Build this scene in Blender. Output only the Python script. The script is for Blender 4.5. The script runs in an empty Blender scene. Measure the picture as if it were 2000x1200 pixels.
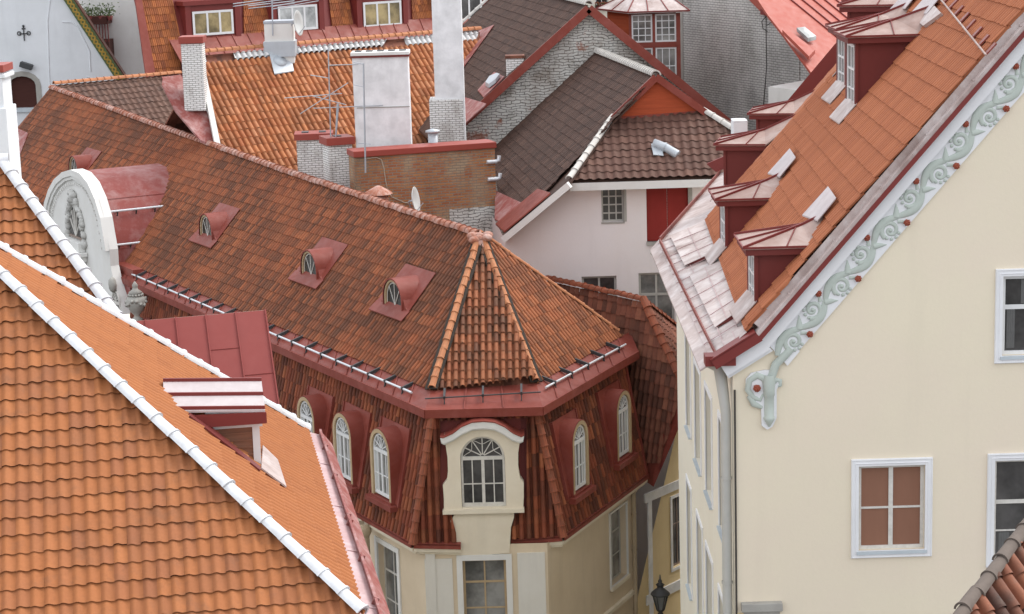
import bpy, bmesh, math, random
import numpy as np
from mathutils import Vector as V
RND = random.Random(11)
SC = bpy.context.scene
C = SC.collection

# ------------------------------------------------------------------ camera, world, sun, exposure
FPX, CAMZ, PITCH, ROLL = 4050.0, 27.0, math.radians(11.45), 0.03
CF = V((0, math.cos(PITCH), -math.sin(PITCH)))
_U0 = V((0, math.sin(PITCH), math.cos(PITCH)))
_c = math.sqrt(1 - ROLL * ROLL)
CR = V((_c, 0, 0)) - _U0 * ROLL
CU = _U0 * _c + V((ROLL, 0, 0))
CAM0 = V((0, 0, CAMZ))
cam = bpy.data.objects.new('camera', bpy.data.cameras.new('camera'))
C.objects.link(cam)
cam.data.sensor_width = 36
cam.data.lens = FPX / 2000 * 36
cam.data.clip_start = 0.5
cam.data.clip_end = 2000
from mathutils import Matrix
cam.matrix_world = Matrix(((CR.x, CU.x, -CF.x, 0), (CR.y, CU.y, -CF.y, 0), (CR.z, CU.z, -CF.z, CAMZ), (0, 0, 0, 1)))
SC.camera = cam

w = bpy.data.worlds.new('World')
SC.world = w
w.use_nodes = True
nt = w.node_tree
sky = nt.nodes.new('ShaderNodeTexSky')
sky.sky_type = 'NISHITA'
sky.sun_disc = False
SUN_EL, SUN_AZ = math.radians(50), math.radians(62)     # azimuth clockwise from +Y (beyond the roofs, to the right)
sky.sun_elevation = SUN_EL
sky.sun_rotation = SUN_AZ
sky.air_density = 1.0
sky.dust_density = 4.0
sky.ozone_density = 1.0
bg = nt.nodes['Background']
bg.inputs['Strength'].default_value = 0.15
hs = nt.nodes.new('ShaderNodeHueSaturation')          # an overcast sky is nearly colourless
hs.inputs['Saturation'].default_value = 0.25
nt.links.new(sky.outputs[0], hs.inputs['Color'])
veil = nt.nodes.new('ShaderNodeMix')                   # even cloud cover over the clear sky
veil.data_type = 'RGBA'
veil.inputs[0].default_value = 0.6
veil.inputs[7].default_value = (5.2, 5.3, 5.5, 1)
nt.links.new(hs.outputs[0], veil.inputs[6])
nt.links.new(veil.outputs[2], bg.inputs[0])
sd = bpy.data.lights.new('sun', 'SUN')
sd.energy = 0.75
sd.angle = math.radians(24)
sd.color = (1.0, 0.95, 0.88)
sun = bpy.data.objects.new('sun', sd)
C.objects.link(sun)
sdir = V((math.sin(SUN_AZ) * math.cos(SUN_EL), math.cos(SUN_AZ) * math.cos(SUN_EL), math.sin(SUN_EL)))
sun.rotation_euler = (-sdir).to_track_quat('-Z', 'Y').to_euler()
sun.location = (0, 0, 60)
SC.view_settings.view_transform = 'Standard'
SC.view_settings.look = 'None'
SC.view_settings.exposure = 1.14
SC.view_settings.gamma = 1

# ------------------------------------------------------------------ pixel of the photograph -> point of the place
def ray(x, y): return CF * FPX + CR * (x - 1000) - CU * (y - 600)
def at(x, y, Y): d = ray(x, y); return CAM0 + d * (Y / d.y)
def onz(x, y, z): d = ray(x, y); return CAM0 + d * ((z - CAMZ) / d.z)
def onx(x, y, X): d = ray(x, y); return CAM0 + d * (X / d.x)
def onp(x, y, pl):
    o, n = pl; d = ray(x, y); return CAM0 + d * ((o - CAM0).dot(n) / d.dot(n))
def plane(o, a, b): n = a.cross(b).normalized(); return (V(o), n)
def plane3(a, b, c): return plane(a, b - a, c - a)
Z = V((0, 0, 1))
X = V((1, 0, 0))
Yv = V((0, 1, 0))

# ------------------------------------------------------------------ object helpers
def thing(name, label, cat, loc, group=None):
    o = bpy.data.objects.new(name, None); C.objects.link(o)
    o.location = loc; o.empty_display_size = 0.3
    o['label'] = label; o['category'] = cat
    if group: o['group'] = group
    return o
def tag(o, label, cat, group=None):
    o['label'] = label; o['category'] = cat
    if group: o['group'] = group
    return o
def woff(parent):
    o = V((0, 0, 0)); p = parent
    while p is not None: o = o + V(p.location); p = p.parent
    return o

class Fr:
    def __init__(s, o, x, y, z=None):
        s.o = V(o); s.x = V(x).normalized(); s.z = V(z).normalized() if z else Z.copy(); s.y = V(y).normalized()
    def p(s, a, b, c): return s.o + s.x * a + s.y * b + s.z * c
    def loc(s, P): q = V(P) - s.o; return (q.dot(s.x), q.dot(s.y), q.dot(s.z))
    def pl(s, b=0.0): return (s.o + s.y * b, s.y)
    def px(s, x, y, b=0.0):
        q = s.loc(onp(x, y, s.pl(b))); return (q[0], q[2])

class MB:
    def __init__(s): s.v = []; s.f = []; s.m = []; s.uv = []; s.sm = []
    def add(s, vs, fs, m=0, uvs=None, smooth=False):
        k = len(s.v); s.v += [V(v) for v in vs]
        for i, f in enumerate(fs):
            s.f.append([k + j for j in f]); s.m.append(m); s.uv.append(uvs[i] if uvs else None); s.sm.append(smooth)
        return s
    def poly(s, pts, m=0): return s.add(pts, [list(range(len(pts)))], m)
    def slab(s, pts, off, m=0, ms=None):
        n = len(pts); off = V(off)
        vs = [V(p) for p in pts] + [V(p) + off for p in pts]
        s.add(vs, [list(range(n)), list(range(2 * n - 1, n - 1, -1))], m)
        s.add(vs, [[i, n + i, n + (i + 1) % n, (i + 1) % n] for i in range(n)], m if ms is None else ms)
        return s
    def box(s, fr, x0, x1, y0, y1, z0, z1, m=0):
        vs = [fr.p(x, y, z) for x in (x0, x1) for y in (y0, y1) for z in (z0, z1)]
        return s.add(vs, [[0, 1, 3, 2], [4, 6, 7, 5], [0, 4, 5, 1], [2, 3, 7, 6], [0, 2, 6, 4], [1, 5, 7, 3]], m)
    def bar(s, a, b, wd, ht, up=None, m=0):
        a = V(a); b = V(b); d = (b - a).normalized(); up = V(up) if up else Z
        sx = d.cross(up)
        if sx.length < 1e-4: sx = d.cross(X)
        sx.normalize(); sz = sx.cross(d).normalized()
        vs = [p + sx * i * wd / 2 + sz * j * ht / 2 for p in (a, b) for i in (-1, 1) for j in (-1, 1)]
        return s.add(vs, [[0, 1, 3, 2], [4, 6, 7, 5], [0, 4, 5, 1], [2, 3, 7, 6], [0, 2, 6, 4], [1, 5, 7, 3]], m)
    def tube(s, path, r, m=0, n=8, caps=True):
        path = [V(p) for p in path]; rs = r if isinstance(r, (list, tuple)) else [r] * len(path)
        vs = []; prev = None
        for i, p in enumerate(path):
            d = (path[min(i + 1, len(path) - 1)] - path[max(i - 1, 0)]).normalized()
            u = prev if prev is not None else (Z if abs(d.z) < .9 else X)
            a = (u - d * u.dot(d)).normalized(); b = d.cross(a); prev = a
            vs += [p + (a * math.cos(t) + b * math.sin(t)) * rs[i] for t in [2 * math.pi * k / n for k in range(n)]]
        fs = [[i * n + k, i * n + (k + 1) % n, (i + 1) * n + (k + 1) % n, (i + 1) * n + k] for i in range(len(path) - 1) for k in range(n)]
        s.add(vs, fs, m, smooth=True)
        if caps:
            k0 = (len(path) - 1) * n
            s.add(vs, [list(range(n))[::-1], list(range(k0, k0 + n))], m)
        return s
    def lathe(s, base, prof, n=20, m=0, axis=None, sx=None):
        base = V(base); az = V(axis).normalized() if axis else Z
        ax = V(sx).normalized() if sx else (X if abs(az.x) < .9 else Yv)
        ax = (ax - az * ax.dot(az)).normalized(); ay = az.cross(ax)
        vs = []
        for r, h in prof:
            vs += [base + az * h + (ax * math.cos(2 * math.pi * k / n) + ay * math.sin(2 * math.pi * k / n)) * max(r, 1e-4) for k in range(n)]
        fs = [[i * n + k, i * n + (k + 1) % n, (i + 1) * n + (k + 1) % n, (i + 1) * n + k] for i in range(len(prof) - 1) for k in range(n)]
        return s.add(vs, fs, m, smooth=True)
    def ball(s, c, r, m=0, n=8, sq=(1, 1, 1), fr=None):
        c = V(c); fx, fy, fz = (fr.x, fr.y, fr.z) if fr else (X, Yv, Z)
        vs = []; k = n // 2 + 1
        for i in range(k):
            t = math.pi * i / (k - 1)
            for j in range(n):
                q = 2 * math.pi * j / n
                vs.append(c + fx * (r * sq[0] * max(math.sin(t), .01) * math.cos(q)) + fz * (r * sq[2] * max(math.sin(t), .01) * math.sin(q)) + fy * (r * sq[1] * math.cos(t)))
        fs = [[i * n + j, i * n + (j + 1) % n, (i + 1) * n + (j + 1) % n, (i + 1) * n + j] for i in range(k - 1) for j in range(n)]
        return s.add(vs, fs, m, smooth=True)
    def prism(s, fr, pts, y0, y1, m=0, ms=None):
        """closed solid: outline pts (x,z) in the frame's plane, from y0 to y1"""
        return s.slab([fr.p(a, y0, c) for a, c in pts], fr.y * (y1 - y0), m, ms)
    def ring(s, fr, A, B, y, m=0):
        """flat strip between two outlines with the same number of points"""
        n = len(A)
        vs = [fr.p(a, y, c) for a, c in A] + [fr.p(a, y, c) for a, c in B]
        return s.add(vs, [[i, i + 1, n + i + 1, n + i] for i in range(n - 1)], m)
    def skirt(s, fr, A, y0, y1, m=0, smooth=False):
        n = len(A)
        vs = [fr.p(a, y0, c) for a, c in A] + [fr.p(a, y1, c) for a, c in A]
        return s.add(vs, [[i, i + 1, n + i + 1, n + i] for i in range(n - 1)], m, smooth=smooth)
    def build(s, name, mats, parent=None, bevel=0.0, label=None):
        if not isinstance(mats, (list, tuple)): mats = [mats]
        me = bpy.data.meshes.new(name); off = woff(parent)
        me.from_pydata([tuple(v - off) for v in s.v], [], s.f)
        for m in mats: me.materials.append(m)
        me.polygons.foreach_set('material_index', s.m)
        me.polygons.foreach_set('use_smooth', s.sm)
        lay = me.uv_layers.new(name='UVMap').data
        for i, pl in enumerate(me.polygons):
            u = s.uv[i]
            if u:
                for j, li in enumerate(pl.loop_indices): lay[li].uv = u[j]
            else:
                n = pl.normal; t = Z.cross(n)
                t = t.normalized() if t.length > .02 else X
                bb = n.cross(t)
                for li, vi in zip(pl.loop_indices, pl.vertices):
                    q = me.vertices[vi].co + off; lay[li].uv = (q.dot(t), q.dot(bb))
        me.update()
        bm = bmesh.new(); bm.from_mesh(me)
        bmesh.ops.recalc_face_normals(bm, faces=bm.faces) if parent is None or True else None
        bm.to_mesh(me); bm.free()
        o = bpy.data.objects.new(name, me); C.objects.link(o)
        if parent is not None: o.parent = parent
        if bevel:
            b = o.modifiers.new('bevel', 'BEVEL'); b.width = bevel; b.segments = 2; b.limit_method = 'ANGLE'; b.angle_limit = math.radians(40)
        if label: o['label'] = label
        return o

# ------------------------------------------------------------------ tiled roof surfaces
def prof_wave(x):                               # S shaped pantile: broad pan, round roll
    return 0.5 - 0.5 * math.cos(2 * math.pi * x) if x < .5 else (0.5 + 0.5 * math.cos(2 * math.pi * (x - .5))) * (1 - .0 * x)
def prof_pan(x):
    return ((1 + math.cos(2 * math.pi * (x - .3))) / 2) ** 1.35
def prof_barrel(x):
    if x < .66: return math.sqrt(max(0, 1 - ((x - .33) / .33) ** 2))
    return -.95 * math.sqrt(max(0, 1 - ((x - .83) / .17) ** 2))
def prof_rib(x):
    return abs(math.sin(2 * math.pi * x)) ** .45 * (1.0 if x < .5 else .8) - (.45 if x < .015 or x > .985 else 0)
SAMP = {'wave': (prof_pan, [0, .1, .2, .3, .4, .5, .6, .7, .8, .9]),
        'barrel': (prof_barrel, [0, .03, .1, .21, .33, .45, .56, .63, .66, .72, .83, .94]),
        'rib': (prof_rib, [0, .02, .06, .14, .25, .36, .44, .48, .50, .52, .56, .64, .75, .86, .94, .98])}
def tiles(name, parent, O, U, W, polys, tw, th, kind, amp, step, mat, jit=.006, label=None, seed=1):
    """heightfield of tiles on the plane (O; U along the eave, W up the slope), cut to convex polygons (lists of points of the plane)"""
    rnd = random.Random(seed)
    O = V(O); U = V(U).normalized(); W = V(W).normalized(); N = U.cross(W).normalized()
    if N.z < 0: N = -N
    f, xs = SAMP[kind]; off = woff(parent)
    hs = [f(x) * amp for x in xs]; ns = len(xs)
    big = bmesh.new(); uvl = big.loops.layers.uv.new('UVMap')
    for poly in polys:
        P2 = [((V(p) - O).dot(U), (V(p) - O).dot(W)) for p in poly]
        ar = sum(P2[i][0] * P2[(i + 1) % len(P2)][1] - P2[(i + 1) % len(P2)][0] * P2[i][1] for i in range(len(P2)))
        if ar < 0: P2 = P2[::-1]
        E = []
        for i in range(len(P2)):
            a, b = P2[i], P2[(i + 1) % len(P2)]; L = math.hypot(b[0] - a[0], b[1] - a[1])
            if L < 1e-5: continue
            E.append((a, (-(b[1] - a[1]) / L, (b[0] - a[0]) / L)))        # inward normal
        u0, u1 = min(p[0] for p in P2), max(p[0] for p in P2); v0, v1 = min(p[1] for p in P2), max(p[1] for p in P2)
        def outside(qs): return any(all((q[0] - a[0]) * n[0] + (q[1] - a[1]) * n[1] < -.002 for q in qs) for a, n in E)
        bm = bmesh.new(); uv = bm.loops.layers.uv.new('UVMap')
        for j in range(math.floor(v0 / th), math.floor(v1 / th) + 1):
            va, vb = j * th, (j + 1) * th
            lim = [(va, vb)]
            for i in range(math.floor(u0 / tw), math.floor(u1 / tw) + 1):
                if outside([(i * tw, va), ((i + 1) * tw, va), ((i + 1) * tw, vb), (i * tw, vb)]): continue
                rj = random.Random(i * 7919 + j * 104729 + seed)
                dz = rj.uniform(-jit, jit); dv = rj.uniform(-jit, jit) * 2.0; dz2 = rj.uniform(-jit, jit) * .5
                rows = [[], [], []]
                for x, h in list(zip(xs, hs)) + [(1.0, hs[0])]:
                    u = (i + x) * tw
                    P = O + U * u
                    rows[0].append((bm.verts.new(P + W * (va + dv + .05) + N * (h - amp * .25)), (u, va + .001)))
                    rows[1].append((bm.verts.new(P + W * (va + dv) + N * (h + step + dz)), (u, va + .001)))
                    rows[2].append((bm.verts.new(P + W * (vb + .02) + N * (h + dz2)), (u, vb - .001)))
                r1b = [(bm.verts.new(q.co), t) for q, t in rows[1]]
                for A, B, sm in ((rows[0], r1b, False), (rows[1], rows[2], True)):
                    for k in range(len(A) - 1):
                        fc = bm.faces.new((A[k][0], A[k + 1][0], B[k + 1][0], B[k][0])); fc.smooth = sm
                        for lp, t in zip(fc.loops, (A[k][1], A[k + 1][1], B[k + 1][1], B[k][1])): lp[uv].uv = t
        for a, n in E:
            co = O + U * a[0] + W * a[1]; no = U * n[0] + W * n[1]
            bmesh.ops.bisect_plane(bm, geom=bm.verts[:] + bm.edges[:] + bm.faces[:], dist=1e-5, plane_co=co, plane_no=no, clear_inner=True)
        tmp = bpy.data.meshes.new('tmp'); bm.to_mesh(tmp); bm.free(); big.from_mesh(tmp); bpy.data.meshes.remove(tmp)
    me = bpy.data.meshes.new(name)
    for v in big.verts: v.co -= off
    big.to_mesh(me); big.free()
    me.materials.append(mat)
    o = bpy.data.objects.new(name, me); C.objects.link(o); o.parent = parent
    if label: o['label'] = label
    return o
def ridge_caps(mb, a, b, r, seg, up=None, m=0, lap=.12, arc=1.0, jit=0.0):
    """overlapping half-round ridge tiles from a (low end) to b; the wide mouth of each tile looks towards a"""
    a = V(a); b = V(b); d = (b - a).normalized(); up = V(up) if up else Z
    sx = d.cross(up).normalized(); sz = sx.cross(d)
    n = max(1, round((b - a).length / seg)); L = (b - a).length / n; na = 10
    for i in range(n):
        p0 = a + d * (i * L) + sz * RND.uniform(-jit, jit) + sx * RND.uniform(-jit, jit); p1 = p0 + d * (L * (1 + lap))
        vs = []
        for p, rr, th in ((p0, r * 1.2, .0), (p0 + d * L * .07, r * 1.16, 0), (p0 + d * L * .10, r * 1.04, 0), (p1, r * .95, .0)):
            for k in range(na + 1):
                t = math.pi * arc * (k / na - .5) + math.pi / 2
                vs.append(p + sx * rr * math.cos(t) + sz * (rr * math.sin(t)))
        for k in range(na + 1):
            t = math.pi * arc * (k / na - .5) + math.pi / 2
            vs.append(p0 + sx * r * .9 * math.cos(t) + sz * (r * .9 * math.sin(t)))
        q = na + 1
        mb.add(vs, [[j * q + k, j * q + k + 1, (j + 1) * q + k + 1, (j + 1) * q + k] for j in range(3) for k in range(na)], m, smooth=True)
        mb.add(vs, [[k, 4 * q + k, 4 * q + k + 1, k + 1] for k in range(na)], m)
    return mb

# ------------------------------------------------------------------ walls with openings and windows
def wall(mb, fr, poly, holes, depth, m=0, mr=None):
    """front face in the frame's plane y=0 (outside is +y), cut out of a convex polygon, with real reveals of the given depth"""
    mr = m if mr is None else mr
    xs = sorted(set([min(p[0] for p in poly), max(p[0] for p in poly)] + [h[i] for h in holes for i in (0, 1)]))
    zs = sorted(set([min(p[1] for p in poly), max(p[1] for p in poly)] + [h[i] for h in holes for i in (2, 3)]))
    bm = bmesh.new()
    for i in range(len(xs) - 1):
        for j in range(len(zs) - 1):
            cx, cz = (xs[i] + xs[i + 1]) / 2, (zs[j] + zs[j + 1]) / 2
            if any(h[0] < cx < h[1] and h[2] < cz < h[3] for h in holes): continue
            bm.faces.new([bm.verts.new(V((a, 0, c))) for a, c in ((xs[i], zs[j]), (xs[i + 1], zs[j]), (xs[i + 1], zs[j + 1]), (xs[i], zs[j + 1]))])
    ar = sum(poly[i][0] * poly[(i + 1) % len(poly)][1] - poly[(i + 1) % len(poly)][0] * poly[i][1] for i in range(len(poly)))
    q = poly if ar > 0 else poly[::-1]
    for i in range(len(q)):
        a, b = q[i], q[(i + 1) % len(q)]
        bmesh.ops.bisect_plane(bm, geom=bm.verts[:] + bm.edges[:] + bm.faces[:], dist=1e-5, plane_co=V((a[0], 0, a[1])), plane_no=V((-(b[1] - a[1]), 0, b[0] - a[0])), clear_inner=True)
    bm.verts.index_update()
    mb.add([fr.p(v.co.x, 0, v.co.z) for v in bm.verts], [[v.index for v in f.verts] for f in bm.faces], m)
    bm.free()
    for x0, x1, z0, z1 in holes:
        c = [(x0, z0), (x1, z0), (x1, z1), (x0, z1)]
        vs = [fr.p(a, 0, b) for a, b in c] + [fr.p(a, -depth, b) for a, b in c]
        mb.add(vs, [[k, (k + 1) % 4, 4 + (k + 1) % 4, 4 + k] for k in range(4)], mr)
    return mb
def window(parent, fr, x0, x1, z0, z1, y, mf, mg, vert=(), hor=(), fw=.06, bar=.035, name='window', sill=None, msill=None, lab=None, curtain=None, mid=None, sub=True):
    """frame + pane set back at y; vert and hor are fractions of the glazing bars; returns the frame"""
    f = MB(); t = .05
    f.box(fr, x0, x0 + fw, y - t, y, z0, z1); f.box(fr, x1 - fw, x1, y - t, y, z0, z1)
    f.box(fr, x0 + fw, x1 - fw, y - t, y - .002, z1 - fw, z1); f.box(fr, x0 + fw, x1 - fw, y - t, y - .002, z0, z0 + fw)
    for q in vert:
        c = x0 + (x1 - x0) * q; b = bar * (2.2 if mid is not None and abs(q - mid) < 1e-3 else 1)
        f.box(fr, c - b / 2, c + b / 2, y - t, y - .004, z0 + fw, z1 - fw)
    for q in hor:
        hb = bar
        if isinstance(q, tuple): q, hb = q
        c = z0 + (z1 - z0) * q; f.box(fr, x0 + fw, x1 - fw, y - t + .004, y - .007, c - hb / 2, c + hb / 2)
    mats = [mf, mg, msill or mf, curtain or mf]
    g = MB()
    tgt = g if sub else f
    k = 0 if sub else 1
    tgt.poly([fr.p(a, y - t * .6, c) for a, c in ((x0 + fw * .5, z0 + fw * .5), (x1 - fw * .5, z0 + fw * .5), (x1 - fw * .5, z1 - fw * .5), (x0 + fw * .5, z1 - fw * .5))], k)
    s_ = MB()
    if sill:
        (s_ if sub else f).box(fr, x0 - sill[0], x1 + sill[0], y - t, sill[1], z0 - sill[2], z0 - .004, 0 if sub else 2)
    o = f.build(name, mats, parent)
    if lab: o['label'] = lab
    if sub:
        g.build('pane', mg, o)
        if sill: s_.build('sill', msill or mf, o)
    return o
def surround(mb, fr, x0, x1, z0, z1, wd, y, m=0, bottom=True):
    mb.box(fr, x0 - wd, x0, -.01, y, z0 - (wd if bottom else 0), z1 + wd, m); mb.box(fr, x1, x1 + wd, -.01, y, z0 - (wd if bottom else 0), z1 + wd, m)
    mb.box(fr, x0, x1, -.01, y - .003, z1, z1 + wd, m)
    if bottom: mb.box(fr, x0, x1, -.01, y - .003, z0 - wd, z0, m)
    return mb
def arch(w2, h, off=0.0, z0=0.0, n=14):
    """outline from the bottom right, up round a half-circle, down to the bottom left"""
    sp = h - w2; r = w2 + off
    return [(r, z0)] + [(r * math.cos(math.pi * k / n), sp + r * math.sin(math.pi * k / n)) for k in range(n + 1)] + [(-r, z0)]
def arch_window(fr, w2, h, y, mb, m=0, mg=1, fw=.055, casements=2, fan=5, mc=None):
    """white arched window with fan light in the frame (origin at the sill's middle), one mesh with frame (m) and glass (mg)"""
    t = .05; A = arch(w2, h); B = arch(w2 - fw, h - fw, 0, fw); sp = h - w2
    mb.ring(fr, A, B, y, m); mb.skirt(fr, B, y, y - t, m); mb.skirt(fr, A, y, y - t, m)
    mb.box(fr, -w2, w2, y - t, y - .003, 0, fw, m)
    mb.box(fr, -w2 + fw * .6, w2 - fw * .6, y - t, y + .012, sp - .075, sp + .03, m)
    mb.box(fr, -.045, .045, y - t, y - .002, fw, sp - .075, m)
    for s_ in (-1, 1):
        cx = s_ * (w2 - fw + .045) / 2
        mb.box(fr, cx - .016, cx + .016, y - t, y - .008, fw, sp - .075, m)
        mb.box(fr, min(s_ * .045, s_ * (w2 - fw)), max(s_ * .045, s_ * (w2 - fw)), y - t, y - .012, sp * .46 - .016, sp * .46 + .016, m)
        mb.box(fr, min(s_ * .045, s_ * (w2 - fw)), max(s_ * .045, s_ * (w2 - fw)), y - t, y - .006, fw, fw + .05, m)
    R_ = w2 - fw * .5
    for k in range(1, fan + 1):
        t_ = math.pi * k / (fan + 1)
        mb.bar(fr.p(.05 * math.cos(t_), y - t * .5, sp + .03 + .05 * math.sin(t_)), fr.p(R_ * math.cos(t_), y - t * .5, sp + R_ * math.sin(t_)), .028, .03, fr.y, m)
    for k in range(fan // 2 + 1):                           # garland arcs between the spokes
        ta, tb = math.pi * (2 * k + (0 if fan % 2 == 0 else 0)) / (fan + 1), math.pi * (2 * k + 2) / (fan + 1)
        pts = []
        for q in range(7):
            tt = ta + (tb - ta) * q / 6; rr = R_ * (.95 - .34 * math.sin(math.pi * q / 6))
            pts.append(fr.p(rr * math.cos(tt), y - t * .5, sp + .02 + rr * math.sin(tt)))
        mb.tube(pts, .011, m, 5, False)
    n = 14
    mb.poly([fr.p(a, y - t * .7, c) for a, c in arch(w2 - fw * .5, h - fw * .5, 0, fw * .5)], mg)
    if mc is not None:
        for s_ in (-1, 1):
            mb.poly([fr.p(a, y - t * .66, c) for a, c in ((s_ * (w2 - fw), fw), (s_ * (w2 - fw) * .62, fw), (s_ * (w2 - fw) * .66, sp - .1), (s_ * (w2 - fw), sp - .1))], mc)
    return mb

# ------------------------------------------------------------------ materials
MATS = {}
class NG:
    def __init__(s, name, rough=.7, spec=.3):
        s.m = bpy.data.materials.new(name); s.m.use_nodes = True; s.t = s.m.node_tree; s.n = s.t.nodes; s.l = s.t.links
        s.b = s.n['Principled BSDF']; s.b.inputs['Roughness'].default_value = rough
        s.b.inputs['Specular IOR Level'].default_value = spec
        s.pos = s.n.new('ShaderNodeNewGeometry').outputs['Position']; s.uvn = None
        MATS[name] = s.m
    def uv(s):
        if s.uvn is None: s.uvn = s.n.new('ShaderNodeUVMap').outputs[0]
        return s.uvn
    def node(s, ty, **kw):
        n = s.n.new(ty)
        for k, v in kw.items(): setattr(n, k, v)
        return n
    def noise(s, scale, detail=4, rough=.6, vec=None, stretch=None, dist=0.0):
        v = vec or s.pos
        if stretch:
            mp = s.node('ShaderNodeMapping'); s.l.new(v, mp.inputs[0]); mp.inputs['Scale'].default_value = stretch; v = mp.outputs[0]
        n = s.node('ShaderNodeTexNoise'); n.inputs['Scale'].default_value = scale; n.inputs['Detail'].default_value = detail
        n.inputs['Roughness'].default_value = rough; n.inputs['Distortion'].default_value = dist; s.l.new(v, n.inputs['Vector']); return n.outputs[0]
    def ramp(s, fac, stops):
        r = s.node('ShaderNodeValToRGB'); e = r.color_ramp.elements
        while len(e) < len(stops): e.new(.5)
        for q, (p, c) in zip(e, stops):
            q.position = p; q.color = (c, c, c, 1) if isinstance(c, (int, float)) else (*c, 1)
        s.l.new(fac, r.inputs[0]); return r.outputs[0]
    def mix(s, fac, a, b, mode='MIX'):
        n = s.node('ShaderNodeMix', data_type='RGBA', blend_type=mode)
        for i, v in ((0, fac), (6, a), (7, b)):
            if isinstance(v, (int, float)): n.inputs[i].default_value = v
            elif isinstance(v, tuple): n.inputs[i].default_value = (*v, 1)
            else: s.l.new(v, n.inputs[i])
        return n.outputs[2]
    def math(s, op, a, b=None):
        n = s.node('ShaderNodeMath', operation=op)
        for i, v in ((0, a), (1, b)):
            if v is None: continue
            if isinstance(v, (int, float)): n.inputs[i].default_value = v
            else: s.l.new(v, n.inputs[i])
        return n.outputs[0]
    def bump(s, h, strength=.3, dist=.02):
        n = s.node('ShaderNodeBump'); n.inputs['Strength'].default_value = strength; n.inputs['Distance'].default_value = dist
        s.l.new(h, n.inputs['Height']); s.l.new(n.outputs[0], s.b.inputs['Normal'])
    def out(s, col, rough=None):
        if isinstance(col, tuple): s.b.inputs['Base Color'].default_value = (*col, 1)
        else: s.l.new(col, s.b.inputs['Base Color'])
        if rough is not None: s.l.new(rough, s.b.inputs['Roughness'])
        return s.m
def sc(c, k): return tuple(min(1, x * k) for x in c)

def plaster(name, base, stain=None, amt=.35, scale=.5, streak=.0, bump=.25, rough=.85):
    g = NG(name, rough, .2); stain = stain or sc(base, .8)
    n1 = g.ramp(g.noise(scale, 5, .62), [(.38, 0.0), (.72, amt)])
    c = g.mix(n1, base, stain)
    c = g.mix(g.ramp(g.noise(scale * .45, 3, .5), [(.50, 0.0), (.54, .10)]), c, sc(base, .86))
    if streak:
        n2 = g.ramp(g.noise(1.6, 4, .6, stretch=(1, 1, .12)), [(.55, 0.0), (.8, streak)]); c = g.mix(n2, c, sc(base, .55))
    n3 = g.noise(9, 5, .7); c = g.mix(g.ramp(n3, [(.3, 0.0), (.75, .14)]), c, sc(base, .82))
    g.bump(g.noise(14, 6, .7), bump, .015); return g.out(c)
def paint_metal(name, base, worn, amt=.5, scale=1.4, rough=.45, dirt=None, damt=.3):
    g = NG(name, rough + .1, .22)
    c = g.mix(g.ramp(g.noise(scale, 6, .68, dist=.6), [(.45, 0.0), (.66, amt)]), base, worn)
    c = g.mix(g.ramp(g.noise(scale * 3.1, 5, .7), [(.5, 0.0), (.78, amt * .6)]), c, sc(worn, 1.1))
    c = g.mix(g.ramp(g.noise(.9, 5, .6, stretch=(1, 1, .4)), [(.5, 0.0), (.75, damt)]), c, dirt or sc(base, .45))
    g.bump(g.noise(2.2, 3, .5), .12, .02)
    return g.out(c, g.ramp(g.noise(3, 4), [(.3, rough - .08), (.8, rough + .2)]))
def tile_mat(name, cols, tw, th, dark=None, damt=.0, dscale=.35, moss=None, mamt=0.0, mscale=5.0, rough=.75, fine=.12, tint=None, spec=.25, dlo=.47, rnd=.34):
    g = NG(name, rough, spec)
    d = g.node('ShaderNodeVectorMath', operation='DIVIDE'); g.l.new(g.uv(), d.inputs[0]); d.inputs[1].default_value = (tw, th, 1)
    f = g.node('ShaderNodeVectorMath', operation='FLOOR'); g.l.new(d.outputs[0], f.inputs[0])
    wn = g.node('ShaderNodeTexWhiteNoise', noise_dimensions='2D'); g.l.new(f.outputs[0], wn.inputs['Vector'])
    k = len(cols); c = g.ramp(wn.outputs['Value'], [(i / (k - 1) if k > 1 else 0, x) for i, x in enumerate(cols)])
    sepc = g.node('ShaderNodeSeparateColor'); g.l.new(wn.outputs['Color'], sepc.inputs[0])
    if dark:
        big = g.noise(dscale, 5, .62)
        s_ = g.math('ADD', g.math('MULTIPLY', big, .75), g.math('MULTIPLY', sepc.outputs[1], rnd))
        c = g.mix(g.ramp(s_, [(dlo, 0.0), (dlo + .22, damt)]), c, dark)
    if moss:
        c = g.mix(g.ramp(g.noise(mscale, 6, .72), [(.52, 0.0), (.68, mamt)]), c, moss)
    c = g.mix(g.ramp(g.noise(11, 5, .7), [(.25, 0.0), (.8, fine * 2)]), c, sc(cols[0], .55))
    if tint: c = g.mix(g.ramp(g.noise(23, 4, .7), [(.55, 0.0), (.8, .3)]), c, tint)
    g.bump(g.noise(30, 4, .7), .2, .006)
    return g.out(c)
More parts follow.
